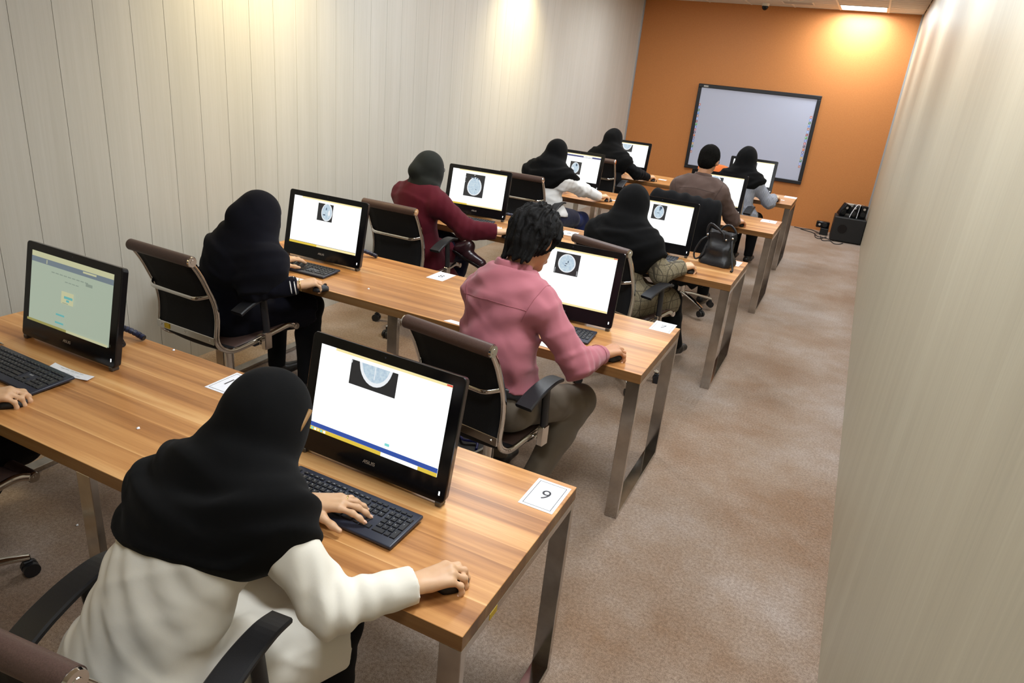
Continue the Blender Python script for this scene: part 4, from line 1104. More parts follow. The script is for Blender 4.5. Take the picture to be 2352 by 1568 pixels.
# ---------------------------------------------------------------- handbag
t = empty('handbag', (.155, 3.16, DH), R(-12)); tag(t, 'black leather handbag with upright straps standing on the third desk', 'handbag')
b = MB(); secs = []
for k in range(13):
    u = k / 12; z = .004 + .225 * u
    hw_ = .116 - .034 * u + .010 * math.sin(9 * u); hd = .078 - .056 * u ** 1.3 + .008 * math.sin(13 * u + 1)
    n = 28; s_ = []
    for i in range(n):
        a = 2 * PI * i / n
        cx_, sy_ = math.cos(a), math.sin(a)
        e = .55
        fx = math.copysign(abs(cx_) ** e, cx_); fy = math.copysign(abs(sy_) ** e, sy_)
        wr = 1 + .09 * math.sin(5 * a + 7 * u) * (.3 + u) + .05 * math.sin(11 * a - 9 * u)
        s_.append((hw_ * fx * wr, hd * fy * wr, z - .018 * u * (1 - abs(fx)) + .010 * math.sin(3 * a) * u))
    secs.append(s_)
loft(b, secs, 0, True); b.build('bag_body', M['blackleather'], t)
b = MB(); b.sweep(smooth_path([(-.09, -.02, .17), (-.10, -.03, .23), (-.085, -.03, .275), (-.03, -.03, .255), (.02, -.03, .22), (.03, -.03, .18)], 6), rectp(.010, .016, .003), side=(0, 1, 0)); b.build('strap', M['blackleather'], t)
b = MB(); b.sweep(smooth_path([(-.03, .02, .18), (-.02, .03, .25), (.03, .03, .28), (.08, .03, .245), (.09, .02, .19)], 6), rectp(.010, .016, .003), side=(0, 1, 0)); b.build('strap', M['blackleather'], t)
b = MB(); b.sweep(smooth_path([(.085, -.01, .20), (.10, -.05, .17), (.135, -.09, .08), (.165, -.12, .012), (.16, -.14, .010)], 6), rectp(.012, .012, .004), side=(0, 1, 0)); b.build('strap', M['blackleather'], t)
b = MB(); b.sweep(smooth_path([(-.085, -.02, .19), (-.125, -.05, .15), (-.15, -.07, .06), (-.13, -.07, .02), (-.09, -.06, .06), (-.085, -.04, .12)], 6), rectp(.012, .012, .004), side=(0, 1, 0)); b.build('strap', M['blackleather'], t)
b = MB()
for p in ((-.09, -.035, .20), (.088, -.025, .205), (.05, -.04, .19)): b.ball(p, .008)
b.build('ring', M['chrome'], t)
# ---------------------------------------------------------------- people: signed-distance bodies meshed with surface nets
def V(*a): return np.array(a if len(a) > 1 else a[0], float)
def nrm(v): return v / (np.linalg.norm(v) + 1e-9)
class Cap:
    """tapered capsule, optionally flattened along an axis n by s"""
    def __init__(s, a, b, r1, r2, n=None, fl=1.0): s.a = V(a); s.b = V(b); s.r1 = r1; s.r2 = r2; s.n = None if n is None else nrm(V(n)); s.fl = fl
    def grow(s, o): return Cap(s.a, s.b, s.r1 + o, s.r2 + o, s.n, s.fl if s.n is None else 1 + (s.fl - 1) * s.r1 / (s.r1 + o))
    def bounds(s):
        return np.minimum(s.a - s.r1, s.b - s.r2), np.maximum(s.a + s.r1, s.b + s.r2)
    def ev(s, P):
        d = s.b - s.a; L = d @ d + 1e-12
        t = np.clip(((P - s.a) @ d) / L, 0, 1)
        v = P - s.a - t[..., None] * d
        if s.n is not None:
            k = v @ s.n; v = v + ((s.fl - 1) * k)[..., None] * s.n
        q = np.sqrt((v * v).sum(-1)) - (s.r1 + (s.r2 - s.r1) * t)
        return q if s.n is None else q / math.sqrt(s.fl)
class Ell:
    def __init__(s, c, r, ax=None): s.c = V(c); s.r = V(r); s.ax = np.eye(3) if ax is None else np.array(ax, float)
    def grow(s, o): return Ell(s.c, s.r + o, s.ax)
    def bounds(s): m = s.r.max(); return s.c - m, s.c + m
    def ev(s, P):
        q = (P - s.c) @ s.ax.T
        k0 = np.sqrt(((q / s.r) ** 2).sum(-1)); k1 = np.sqrt(((q / (s.r ** 2)) ** 2).sum(-1)) + 1e-9
        return k0 * (k0 - 1) / k1
def group_eval(grid, prims, k, org, h, shape):
    d = np.full(shape, 0.3)
    for p in prims:
        lo, hi = p.bounds(); m = k + 3 * h + .02
        i0 = np.maximum(np.floor((lo - m - org) / h).astype(int), 0); i1 = np.minimum(np.ceil((hi + m - org) / h).astype(int) + 1, shape)
        if np.any(i1 <= i0): continue
        sl = tuple(slice(a, b) for a, b in zip(i0, i1))
        e = p.ev(grid[sl]); a = d[sl]
        hh = np.maximum(k - np.abs(a - e), 0) / k
        d[sl] = np.minimum(a, e) - hh * hh * k * .25
    return d
def surface(groups, h, k=.03, kj=.02, cuts=(), fold=None, holes=()):
    """groups: list of (prims, clip planes); returns verts, quads"""
    lo = np.min([p.bounds()[0] for g in groups for p in g[0]], 0) - 4 * h; hi = np.max([p.bounds()[1] for g in groups for p in g[0]], 0) + 4 * h
    shape = tuple(np.ceil((hi - lo) / h).astype(int) + 1)
    ax = [lo[i] + h * np.arange(shape[i]) for i in range(3)]
    grid = np.stack(np.meshgrid(*ax, indexing='ij'), -1)
    D = None
    for g in groups:
        d = group_eval(grid, g[0], g[2] if len(g) > 2 else k, lo, h, shape)
        for pt, n in g[1]: d = np.maximum(d, (grid - V(pt)) @ nrm(V(n)))
        if D is None: D = d
        else:
            hh = np.maximum(kj - np.abs(D - d), 0) / kj; D = np.minimum(D, d) - hh * hh * kj * .25
    if fold is not None:
        band = np.abs(D) < .04
        D[band] = D[band] + fold(grid[band])
    for pt, n in cuts: D = np.maximum(D, (grid - V(pt)) @ nrm(V(n)))
    for c in holes: D = np.maximum(D, c(grid))
    return nets(D, lo, h)
def nets(D, lo, h):
    S = D < 0
    c = [(i, j, k) for i in (0, 1) for j in (0, 1) for k in (0, 1)]
    sh = np.array(D.shape) - 1
    def sub(A, o): return A[o[0]:o[0] + sh[0], o[1]:o[1] + sh[1], o[2]:o[2] + sh[2]]
    cnt = np.zeros(sh, int)
    for o in c: cnt += sub(S, o)
    act = (cnt > 0) & (cnt < 8)
    I = np.argwhere(act); n = len(I)
    idx = np.full(sh, -1); idx[act] = np.arange(n)
    acc = np.zeros((n, 3)); w = np.zeros(n)
    for a in c:
        for axx in range(3):
            if a[axx] == 0:
                b = list(a); b[axx] = 1
                va = D[I[:, 0] + a[0], I[:, 1] + a[1], I[:, 2] + a[2]]; vb = D[I[:, 0] + b[0], I[:, 1] + b[1], I[:, 2] + b[2]]
                m = (va < 0) != (vb < 0); t = va[m] / (va[m] - vb[m])
                p = np.tile(np.array(a, float), (m.sum(), 1)); p[:, axx] += t
                acc[m] += p; w[m] += 1
    Vt = (I + acc / w[:, None]) * h + lo
    F = []
    for axx in range(3):
        u, v = (axx + 1) % 3, (axx + 2) % 3
        s0 = [slice(None)] * 3; s1 = [slice(None)] * 3; s0[axx] = slice(0, -1); s1[axx] = slice(1, None)
        A = S[tuple(s0)]; B = S[tuple(s1)]
        E = np.argwhere(A != B)
        ok = (E[:, u] > 0) & (E[:, v] > 0) & (E[:, u] < sh[u]) & (E[:, v] < sh[v]); E = E[ok]
        ins = A[E[:, 0], E[:, 1], E[:, 2]]
        du = np.zeros(3, int); du[u] = 1; dv = np.zeros(3, int); dv[v] = 1
        q = [idx[tuple((E - o).T)] for o in (du + dv, dv, 0 * du, du)]
        Q = np.stack(q, 1)
        Q[~ins] = Q[~ins][:, ::-1]
        F.append(Q)
    F = np.concatenate(F); F = F[(F >= 0).all(1)]
    return Vt, F
def relax(Vt, F, it=2, lam=.5):
    e = np.concatenate([F[:, [0, 1]], F[:, [1, 2]], F[:, [2, 3]], F[:, [3, 0]]])
    for _ in range(it):
        s = np.zeros_like(Vt); c = np.zeros(len(Vt))
        np.add.at(s, e[:, 0], Vt[e[:, 1]]); np.add.at(c, e[:, 0], 1)
        np.add.at(s, e[:, 1], Vt[e[:, 0]]); np.add.at(c, e[:, 1], 1)
        Vt = Vt + lam * (s / np.maximum(c, 1)[:, None] - Vt)
    return Vt
def npmesh(name, parts, mats, origin):
    """parts: list of (V, F, material index)"""
    vs = []; fs = []; mi = []; o = 0
    for Vt, F, m in parts:
        vs.append(Vt - origin); fs.append(F + o); mi.append(np.full(len(F), m)); o += len(Vt)
    vs = np.concatenate(vs); fs = np.concatenate(fs); mi = np.concatenate(mi)
    me = bpy.data.meshes.new(name)
    me.vertices.add(len(vs)); me.vertices.foreach_set('co', vs.astype(np.float32).ravel())
    me.loops.add(len(fs) * 4); me.loops.foreach_set('vertex_index', fs.astype(np.int32).ravel())
    me.polygons.add(len(fs)); me.polygons.foreach_set('loop_start', (np.arange(len(fs)) * 4).astype(np.int32)); me.polygons.foreach_set('loop_total', np.full(len(fs), 4, np.int32))
    for m in (mats if isinstance(mats, list) else [mats]): me.materials.append(m)
    me.polygons.foreach_set('material_index', mi.astype(np.int32)); me.polygons.foreach_set('use_smooth', np.ones(len(fs), bool))
    me.update(calc_edges=True); me.validate()
    return me
def sn(P, f, seed=0.0):
    """cheap smooth noise in about -1..1"""
    x, y, z = P[..., 0] * f, P[..., 1] * f, P[..., 2] * f
    a = np.sin(x + 1.7 * np.sin(y * .8 + seed) + seed); b = np.sin(y * 1.1 + 1.5 * np.sin(z * .9 + 2 * seed) + 1.3 * seed); c_ = np.sin(z * .95 + 1.6 * np.sin(x * .85 + 3 * seed) + 2.1)
    return (a + b + c_) / 3
def ridge(x): return 1 - np.abs(np.sin(x)) ** .7 * 1.0
def ik(S, W, l1, l2, hint):
    S, W = V(S), V(W); d = W - S; L = np.linalg.norm(d); L2 = min(L, (l1 + l2) * .999)
    if L > L2: l1 *= L / L2; l2 *= L / L2
    a = (l1 * l1 - l2 * l2 + L * L) / (2 * L); hgt = math.sqrt(max(l1 * l1 - a * a, 0))
    u = d / L; h = V(hint); h = nrm(h - u * (h @ u))
    return S + u * a + h * hgt
def hand_prims(W, F, T, side, pose='mouse', sc=1.0):
    """W wrist, F finger direction, T thumb-side direction, palm facing down"""
    F = nrm(V(F)); T = V(T); T = nrm(T - F * (T @ F)); N = np.cross(F, T); 
    if N[2] < 0: N = -N
    W = V(W); S = sc
    def pt(f, t, n): return W + (F * f + T * t + N * n) * S
    pr = []
    if pose == 'mouse':
        kn = [(.088, .030, .012), (.094, .010, .017), (.090, -.011, .013), (.080, -.029, .005)]
        ang = [(18, 38, 28), (24, 42, 32), (28, 48, 36), (30, 46, 36)]; spread = [5, 0, -5, -11]
        th = [(.022, .026, -.010), (.052, .046, -.016), (.080, .047, -.024), (.098, .040, -.030)]
    else:
        kn = [(.088, .032, .012), (.094, .011, .016), (.090, -.011, .014), (.081, -.030, .008)]
        ang = [(8, 16, 12), (10, 20, 16), (12, 22, 18), (14, 24, 18)]; spread = [13, 2, -10, -22]
        th = [(.016, .028, -.006), (.046, .052, -.013), (.078, .074, -.020), (.102, .086, -.027)]
    ln = [(.043, .026, .020), (.047, .030, .021), (.043, .028, .020), (.034, .021, .018)]
    rr = [.0092, .0095, .0090, .0080]
    tips = []
    for i in range(4):
        k0 = kn[i]
        pr.append(Cap(pt(.004, k0[1] * .55, 0), pt(*k0), .0165, .0112))
        p = pt(*k0); a = 0.0
        s_ = R(spread[i]); fd = F * math.cos(s_) + T * math.sin(s_)
        for j in range(3):
            a += R(ang[i][j]); d = fd * math.cos(a) - N * math.sin(a); q = p + d * ln[i][j] * S
            pr.append(Cap(p, q, rr[i] * S * (1 - .10 * j), rr[i] * S * (.93 - .12 * j))); p = q
        tips.append((p, d))
    pr.append(Cap(pt(.030, .018, -.006), pt(.070, .012, .002), .017, .013)); pr.append(Cap(pt(.030, -.014, -.004), pt(.066, -.016, 0), .016, .012))
    for j, (r1, r2) in enumerate(((.0165, .0125), (.0120, .0105), (.0102, .0085))): pr.append(Cap(pt(*th[j]), pt(*th[j + 1]), r1 * S, r2 * S))
    td = nrm(pt(*th[3]) - pt(*th[2])); tips.append((pt(*th[3]), td))
    pr.append(Cap(pt(-.045, 0, 0), pt(.006, 0, 0), .0265, .0255, N, 1.35))
    return pr, tips, N
def frame_from(fwd, up=(0, 0, 1)):
    f = nrm(V(fwd)); u = V(up); u = nrm(u - f * (u @ f)); s = np.cross(f, u)
    return s, f, u      # side (to the right), forward, up

def person(J, label, spec, sc=1.0, female=True, det=1.0):
    """J joints in world space; spec: dict of clothing"""
    pel, N, H = V(J['pel']), V(J['neck']), V(J['head'])
    yaw = J.get('yaw', 0.0); fw = V(-math.sin(yaw), math.cos(yaw), 0); rt = V(math.cos(yaw), math.sin(yaw), 0)
    SL, SR = V(J['SL']), V(J['SR']); sd = nrm(SR - SL)
    mid = (pel * .55 + N * .45) + V(J.get('slump', -fw * .035))
    chest = pel * .2 + N * .8 + V(J.get('slump', -fw * .035)) * .35
    up1 = nrm(chest - mid); f1 = nrm(np.cross(up1, sd)); f0 = nrm(np.cross(nrm(mid - pel), sd))
    if f1 @ fw < 0: f1 = -f1
    if f0 @ fw < 0: f0 = -f0
    W = {'L': V(J['WL']), 'R': V(J['WR'])}; E = {}
    al = sc * J.get('arml', 1.0)
    E['L'] = ik(SL, W['L'], .275 * al, .245 * al, J.get('EhL', -rt * .3 - V(0, 0, 1))); E['R'] = ik(SR, W['R'], .275 * al, .245 * al, J.get('EhR', rt * .8 - V(0, 0, 1)))
    for q in 'LR':
        if 'E' + q in J: E[q] = V(J['E' + q])
    hw = .088 * sc
    hipL, hipR = pel - rt * hw, pel + rt * hw
    KL, KR, AL, AR = V(J['KL']), V(J['KR']), V(J['AL']), V(J['AR'])
    fat = J.get('fat', 1.0); wst = fat * J.get('waist', 1.0)
    torso = [Cap(hipL + V(0, 0, .01), hipR + V(0, 0, .01), .118 * sc * fat, .118 * sc * fat), Cap(pel + V(0, 0, .05), mid, .142 * sc * wst, .132 * sc * wst, f0, 1.28), Cap(mid, chest - f1 * .01, .132 * sc * wst, .150 * sc * fat, f1, 1.38),
             Cap(chest - f1 * .02, N - up1 * .07 - f1 * .01, .140 * sc * fat, .09 * sc, f1, 1.5), Cap(SL + up1 * .005, N - sd * .03, .056 * sc, .050 * sc), Cap(SR + up1 * .005, N + sd * .03, .056 * sc, .050 * sc), Cap(SL - up1 * .02, SR - up1 * .02, .062 * sc, .062 * sc)]
    if female: torso += [Ell(chest + f1 * .085 - sd * .07 - up1 * .03, (.062, .062, .062)), Ell(chest + f1 * .085 + sd * .07 - up1 * .03, (.062, .062, .062))]
    arm = {}
    for s_, S_ in (('L', SL), ('R', SR)):
        arm[s_] = [Cap(S_, E[s_], .053 * sc * fat, .042 * sc * fat), Cap(E[s_], W[s_], .042 * sc * fat, .028 * sc)]
    legs = {}
    for s_, h_, k_, a_ in (('L', hipL, KL, AL), ('R', hipR, KR, AR)):
        calf = a_ * .35 + k_ * .65
        back = nrm(np.cross(nrm(a_ - k_), rt)); back = back if back @ fw < 0 else -back
        legs[s_] = [Cap(h_, k_, .086 * sc * fat, .060 * sc), Cap(k_, calf + back * .012, .056 * sc, .055 * sc), Cap(calf + back * .012, a_, .054 * sc, .036 * sc)]
    g = V(J['gaze']); hs, hf, hu = frame_from(g, J.get('headup', (0, 0, 1)))
    hax = np.array([hs, hf, hu])
    hsz = sc * J.get('hsz', 1.0)
    def hp(a, b_, c_): return H + (hs * a + hf * b_ + hu * c_) * hsz
    head = [Ell(hp(0, -.012, .022), V(.073, .092, .088) * hsz, hax), Ell(hp(0, .024, -.035), V(.058, .068, .082) * hsz, hax), Cap(hp(0, .088, .0), hp(0, .104, -.034), .008, .0125), Ell(hp(0, .070, -.098), V(.024, .022, .020) * hsz, hax),
            Cap(hp(-.03, .078, .018), hp(.03, .078, .018), .013, .013), Cap(hp(-.018, .088, -.066), hp(.018, .088, -.066), .008, .008),
            Ell(hp(-.074, -.006, -.012), V(.010, .020, .030) * hsz, hax), Ell(hp(.074, -.006, -.012), V(.010, .020, .030) * hsz, hax)]
    neck = [Cap(N - up1 * .04, hp(0, -.025, -.05), .058 * sc, .052 * sc)]
    cl = spec
    skin = M[cl.get('skin', 'skinf')]
    org = V(pel[0], pel[1], 0)
    # body
    hcore = .012
    parts = []
    hd = {}
    body_groups = [([p.grow(-.012) for p in torso + legs['L'] + legs['R']], []), ([p.grow(-.006) for p in arm['L']], []), ([p.grow(-.006) for p in arm['R']], [])]
    Vb, Fb = surface(body_groups, hcore, .03, .02); parts.append((relax(Vb, Fb, 1), Fb, 0))
    Vh, Fh = surface([(head + neck, [], .018)], .005 if det > .7 else .008, .018); parts.append((Vh, Fh, 0))
    nails = []
    for s_ in 'LR':
        hf_ = J.get('hand' + s_)
        if hf_ is None: continue
        pr, tips, Nn = hand_prims(W[s_], hf_[0], hf_[1], s_, hf_[2], .93 * sc if female else 1.0)
        Vq, Fq = surface([(pr, [], .010)], .0028 if det > .7 else .004, .010); parts.append((relax(Vq, Fq, 1, .4), Fq, 0))
        if det > .7:
            for tp, td in tips:
                mb = MB(); nails.append((tp, td, Nn))
    root = link('person', npmesh('person', parts, skin, org), None, org)
    tag(root, label, 'person')
    if nails:
        pn = []
        for tp, td, Nn in nails:
            s1 = nrm(np.cross(td, Nn)); n1 = nrm(np.cross(s1, td))
            if n1 @ Nn < 0: n1 = -n1
            pn.append(Ell(tp - td * .001 + n1 * .0045, (.0048, .0070, .0026), np.array([s1, td, n1])))
        Vn, Fn = surface([(pn, [], .0005)], .0012, .0005); link('nails', npmesh('nails', [(Vn, Fn, 0)], M['nail'], org), root)
    for sx in (-1, 1):
        c_ = hp(sx * .031, .073, .004) - org
        mb = MB(); mb.ball(c_, .0125 * hsz, 0, 12, 8); q = c_ + hf * .0085; mb.ball(q, .006, 1, 10, 6); mb.build('eye', [M['eyew'], M['iris']], root)
    mb = MB()
    mb.sweep(smooth_path([hp(-.020, .0935, -.066) - org, hp(0, .0975, -.064) - org, hp(.020, .0935, -.066) - org], 4), circ(.0045, 6)); mb.build('lips', plain('lips', hx(170, 92, 84), 0.5) if 'lips' not in M else M['lips'], root)
    def garment(name, groups, mat, h=.009, k=.03, kj=.02, cuts=(), fold=None, holes=(), rl=1):
        Vt, F = surface(groups, h / det if det > .7 else h * 1.3, k, kj, cuts, fold, holes)
        return link(name, npmesh(name, [(relax(Vt, F, rl, .45), F, 0)], mat if isinstance(mat, list) else M[mat], org), root)
    ctx = dict(pel=pel, mid=mid, chest=chest, N=N, H=H, SL=SL, SR=SR, E=E, W=W, fw=fw, rt=rt, f1=f1, up1=up1, sd=sd, KL=KL, KR=KR, AL=AL, AR=AR, hipL=hipL, hipR=hipR,
               torso=torso, arm=arm, legs=legs, head=head, neck=neck, hp=hp, hax=hax, hs=hs, hf=hf, hu=hu, hsz=hsz, org=org, root=root, garment=garment, sc=sc, det=det)
    # shoes
    for s_, k_, a_ in (('L', KL, AL), ('R', KR, AR)):
        toe = V(J.get('toe' + s_, fw * .9)); toe = nrm(toe); dn = J.get('sole' + s_); dn = V(0, 0, -1.0) if dn is None else nrm(V(dn)); dn = nrm(dn - toe * (dn @ toe))
        a0 = a_ + dn * .035
        pr = [Cap(a0 - toe * .045, a0 + toe * .05, .036, .038), Cap(a0 + toe * .05, a0 + toe * .145, .038, .029), Cap(a_ + dn * .01, a_ - dn * .03, .040, .042)]
        if cl.get('boot'): pr = [Cap(a0 - toe * .05, a0 + toe * .06, .044, .046), Cap(a0 + toe * .06, a0 + toe * .165, .046, .040), Cap(a_ + dn * .01, a_ - dn * .03, .048, .048)]
        if cl.get('boot'): pr += [Cap(a_, a_ * .72 + k_ * .28, .050, .056)]
        sh = a0 + dn * .030
        garment('shoe', [(pr, [(sh, dn)])], cl.get('shoe', 'shoe'), .007, .02)
        if cl.get('boot'):
            garment('shoe_sole', [([Cap(a0 - toe * .050 + dn * .031, a0 + toe * .165 + dn * .031, .041, .037, dn, 3.6)], [])], 'shoe', .007, .01)
    # trousers
    tr = [p.grow(.014) for p in legs['L']] , [p.grow(.014) for p in legs['R']]
    def leg_fold(P):
        o = 0
        for k_ in (KL, KR):
            r_ = np.sqrt(((P - k_) ** 2).sum(-1)); o = o + .005 * np.sin(r_ * 95 + 2 * sn(P, 14)) * np.exp(-(r_ / .14) ** 2)
        return o + .004 * sn(P, 26, 1.0)
    garment('trousers', [([p.grow(.002) for p in torso[:2]], [(mid, up1)], .03), (tr[0], [(AL - nrm(AL - KL) * .0, nrm(AL - KL))]), (tr[1], [(AR, nrm(AR - KR))])], cl.get('trousers', 'black'), .010, .03, .03, fold=leg_fold)
    return ctx

def top(c, name, mat, off=.016, sleeve=.012, hem=None, cuff=.0, skirt=0.0, fold=None, collar=.0, h=.008, rl=1, arm_off=.016, belt=True, crease_amp=.0055):
    """shirt, sweater or coat; cuff: how far the sleeve stops before the wrist"""
    T = [p.grow(off) for p in c['torso']]
    cuts = []
    tg = [(c['N'] + c['up1'] * (.028 + collar), c['up1'])]
    groups = [(T, tg)]
    for s_, S_ in (('L', c['SL']), ('R', c['SR'])):
        d = nrm(c['W'][s_] - c['E'][s_])
        a = c['arm'][s_]
        A = [a[0].grow(arm_off), Cap(a[1].a, a[1].b, a[1].r1 + arm_off * 1.05, a[1].r2 + sleeve)]
        groups.append((A, [(c['W'][s_] - d * cuff, d)]))
    if skirt:
        sk = []
        for s_, h_, k_ in (('L', c['hipL'], c['KL']), ('R', c['hipR'], c['KR'])):
            e = h_ + (k_ - h_) * skirt; sk += [Cap(h_ + V(0, 0, -.01), e, .118, .090)]
            sk += [Cap(h_ + V(0, 0, -.03), e + V(0, 0, -.03), .105, .085)]
        kn = (c['KL'] + c['KR']) / 2; hh_ = (c['hipL'] + c['hipR']) / 2; dv = nrm(kn - hh_)
        sk.append(Cap(hh_, hh_ + (kn - hh_) * skirt, .10, .08))
        groups.append((sk, [(hh_ + (kn - hh_) * skirt + dv * .02, dv)], .05))
    elif hem is not None:
        cuts = [(c['pel'] + c['up1'] * hem, -c['up1'])]
        groups[0] = (T, tg + [(c['pel'] + c['up1'] * hem, -c['up1'])])
    def base_fold(P):
        o = .004 * sn(P, 22, .5) + .0025 * sn(P, 47, 1.9)
        q_ = P - c['chest']
        for a_, ph in ((nrm(c['up1'] * .85 + c['sd'] * .5), .3), (nrm(c['up1'] * .85 - c['sd'] * .55), 2.0)):
            m_ = np.clip(sn(P, 8, ph) + .05, 0, 1) * 1.8
            o = o - crease_amp * m_ * np.exp(-(np.sin((q_ @ a_) * 34 + 1.6 * sn(P, 7, ph + 1)) / .42) ** 2)
        for s_ in 'LR':
            for J_, am, rad in ((c['E'][s_], .006, .11), (c['SL'] if s_ == 'L' else c['SR'], .004, .12)):
                r_ = np.sqrt(((P - J_) ** 2).sum(-1)); ax = nrm(c['W'][s_] - c['E'][s_])
                q = (P - J_) @ ax
                o = o + am * np.sin(q * 120 + 2.2 * sn(P, 12, .3)) * np.exp(-(r_ / rad) ** 2)
        if fold is not None: o = o + fold(P)
        return o
    return c['garment'](name, groups, mat, h, .035, .022, (), base_fold, rl=rl)

def scarf(c, mat, R_=.36, center=None, hood=1.0, cape=True, bun=0.0, drape=.02, hem_n=None, hem_p=None, foldamp=.005, arm_len=1.0, h=.008, low=0.0, face=True, cone=0.0, grow=.030, neckr=1.0):
    H, N = c['H'], c['N']; hp, hax, hsz = c['hp'], c['hax'], c['hsz']
    pr = [Ell(hp(0, -.014, .018), V(.090, .112, .108) * hsz * hood, hax), Ell(hp(0, .010, -.045), V(.078, .090, .090) * hsz * hood, hax)]
    if bun: pr.append(Ell(hp(0, -.095, .0 + low), V(.065, .060 + bun, .070) * hsz, hax))
    pr += [Cap(hp(0, -.02, -.04), N + c['up1'] * .02, .082 * neckr, .090 * neckr), Cap(hp(0, .02, -.07), N + c['f1'] * .05 - c['up1'] * .03, .072 * neckr, .095 * neckr)]
    groups = [(pr, [], .05)]
    if cape:
        cp = [Cap(c['SL'] + c['up1'] * .012, N - c['sd'] * .02 + c['up1'] * .015, .054 + drape, .070 + drape), Cap(c['SR'] + c['up1'] * .012, N + c['sd'] * .02 + c['up1'] * .015, .054 + drape, .070 + drape)]
        if cone: cp += [Cap(hp(0, -.03, -.03), c[q] * .75 + N * .25, .080, .075 + drape) for q in ('SL', 'SR')]
        cp += [p.grow(grow + drape * .35) for p in c['torso'][2:4]] + [p.grow(grow + drape * .6) for p in c['torso'][4:7]]
        for s_, S_ in (('L', c['SL']), ('R', c['SR'])):
            cp.append(Cap(S_, S_ + (c['E'][s_] - S_) * arm_len, .062 + drape, .058 + drape))
        clips = []
        if hem_p is not None: clips.append((hem_p, hem_n))
        groups.append((cp, clips, .06))
    else:
        groups.append(([Cap(N - c['sd'] * .04, N + c['sd'] * .04, .085, .085)], [(N - c['up1'] * .03, -c['up1'])], .05))
    cen = V(center) if center is not None else N + c['f1'] * .05
    def fold(P):
        r_ = np.sqrt(((P - H) ** 2).sum(-1)); q = (P - N) @ c['sd']; zz = (P - N) @ c['up1']
        t = np.clip((r_ - .10) / .12, 0, 1)
        w = np.sin(r_ * 62 + 2.4 * sn(P, 9, .7) + q * 14)
        return t * foldamp * (w + .5 * np.sin(r_ * 118 + 3 * sn(P, 13, 2.2))) + .003 * sn(P, 20, 1.2)
    holes = []
    if cape: holes.append(lambda G: np.sqrt(((G - cen) ** 2).sum(-1)) - R_ + .012 * sn(G, 16, .4))
    if face:
        fe = Ell(hp(0, .105, -.020), V(.052, .062, .076) * hsz, hax)
        holes.append(lambda G: -fe.ev(G))
    return c['garment']('headscarf', groups, mat, h, .05, .045, (), fold, holes, rl=2)

def face_mask(c, mat):
    hp, hax, hsz = c['hp'], c['hax'], c['hsz']
    pr = [Ell(hp(0, .028, -.055), V(.062, .078, .058) * hsz, hax), Cap(hp(0, .10, -.03), hp(0, .10, -.06), .018, .016)]
    c['garment']('face_mask', [(pr, [(hp(0, .02, 0), -c['hf'])])], mat, .006, .03)

def hair(c, mat, thick=.016, shaggy=0.0, nape=-.06, front=.07, h=.0048):
    hp, hax, hsz = c['hp'], c['hax'], c['hsz']
    pr = [Ell(hp(0, -.014, .026), V(.076 + thick * .8, .095 + thick * .8, .090 + thick * .8) * hsz, hax), Ell(hp(0, -.055, -.025), V(.062 + thick * .8, .052 + thick, .062 + thick * .6) * hsz, hax)]
    rnd = random.Random(7)
    if shaggy:
        for k in range(420):
            a = rnd.uniform(-2.6, 2.6); e = rnd.uniform(-.8, 1.5)
            dr = V(math.sin(a) * math.cos(e), -math.cos(a) * math.cos(e), math.sin(e))
            p0 = V(0, -.014, .02) + dr * V(.076 + thick * .75, .095 + thick * .75, .088 + thick * .75)
            if p0[1] > .0 and p0[2] < .035: continue
            tw = V(rnd.uniform(-.5, .5), rnd.uniform(-.4, .4), -1.0 if e < .9 else -.2)
            tw = nrm(tw - dr * (tw @ dr) + dr * .10) * rnd.uniform(.018, .042) * shaggy
            pr.append(Cap(hp(*p0), hp(*(p0 + tw)), .0060, .0015))
        for k in range(44):
            a = -1.15 + 2.3 * k / 43
            p0 = V(math.sin(a) * .072, -.035 - math.cos(a) * .060, -.045 - rnd.uniform(0, .01))
            pr.append(Cap(hp(*p0), hp(*(p0 + V(rnd.uniform(-.010, .010), -.006, -.045 - rnd.uniform(0, .028)))), .011, .002))
    def fold(P):
        q = (P - hp(0, 0, 0)) @ hax.T
        ang = np.arctan2(q[:, 0], q[:, 1])
        return .0035 * (1 if shaggy else .25) * np.sin(ang * 26 + 5 * sn(P, 30, .2) + q[:, 2] * 30) + .002 * sn(P, 90, .6)
    cutf = Ell(hp(0, .100, -.055), V(.110, .092, .098) * hsz, hax)
    ear = [Ell(hp(s * .085, .008, -.022), V(.022, .026, .038) * hsz, hax) for s in (-1, 1)]
    holes = [lambda G: -cutf.ev(G), lambda G: -ear[0].ev(G), lambda G: -ear[1].ev(G)]
    cuts = [] if shaggy else [(hp(0, -.07, nape), nrm(-c['hu'] - c['hf'] * .15))]
    c['garment']('hair', [(pr, [], .012)], mat, h, .012, .012, cuts, fold, holes, rl=0)
def ring_at(c, name, p, axis, r, mat, th=.004, wd=1.0):
    mb = MB(); a = Vector(nrm(V(axis))); u = a.orthogonal().normalized(); w = a.cross(u); q = Vector(V(p) - c['org'])
    path = [q + (u * math.cos(2 * PI * i / 24) + w * math.sin(2 * PI * i / 24)) * r for i in range(24)]
    mb.sweep(path, circ(th, 6), closed=True, caps=False)
    return mb.build(name, mat if not isinstance(mat, str) else M[mat], c['root'])
M['lips'] = plain('lips', hx(170, 92, 84), 0.5)

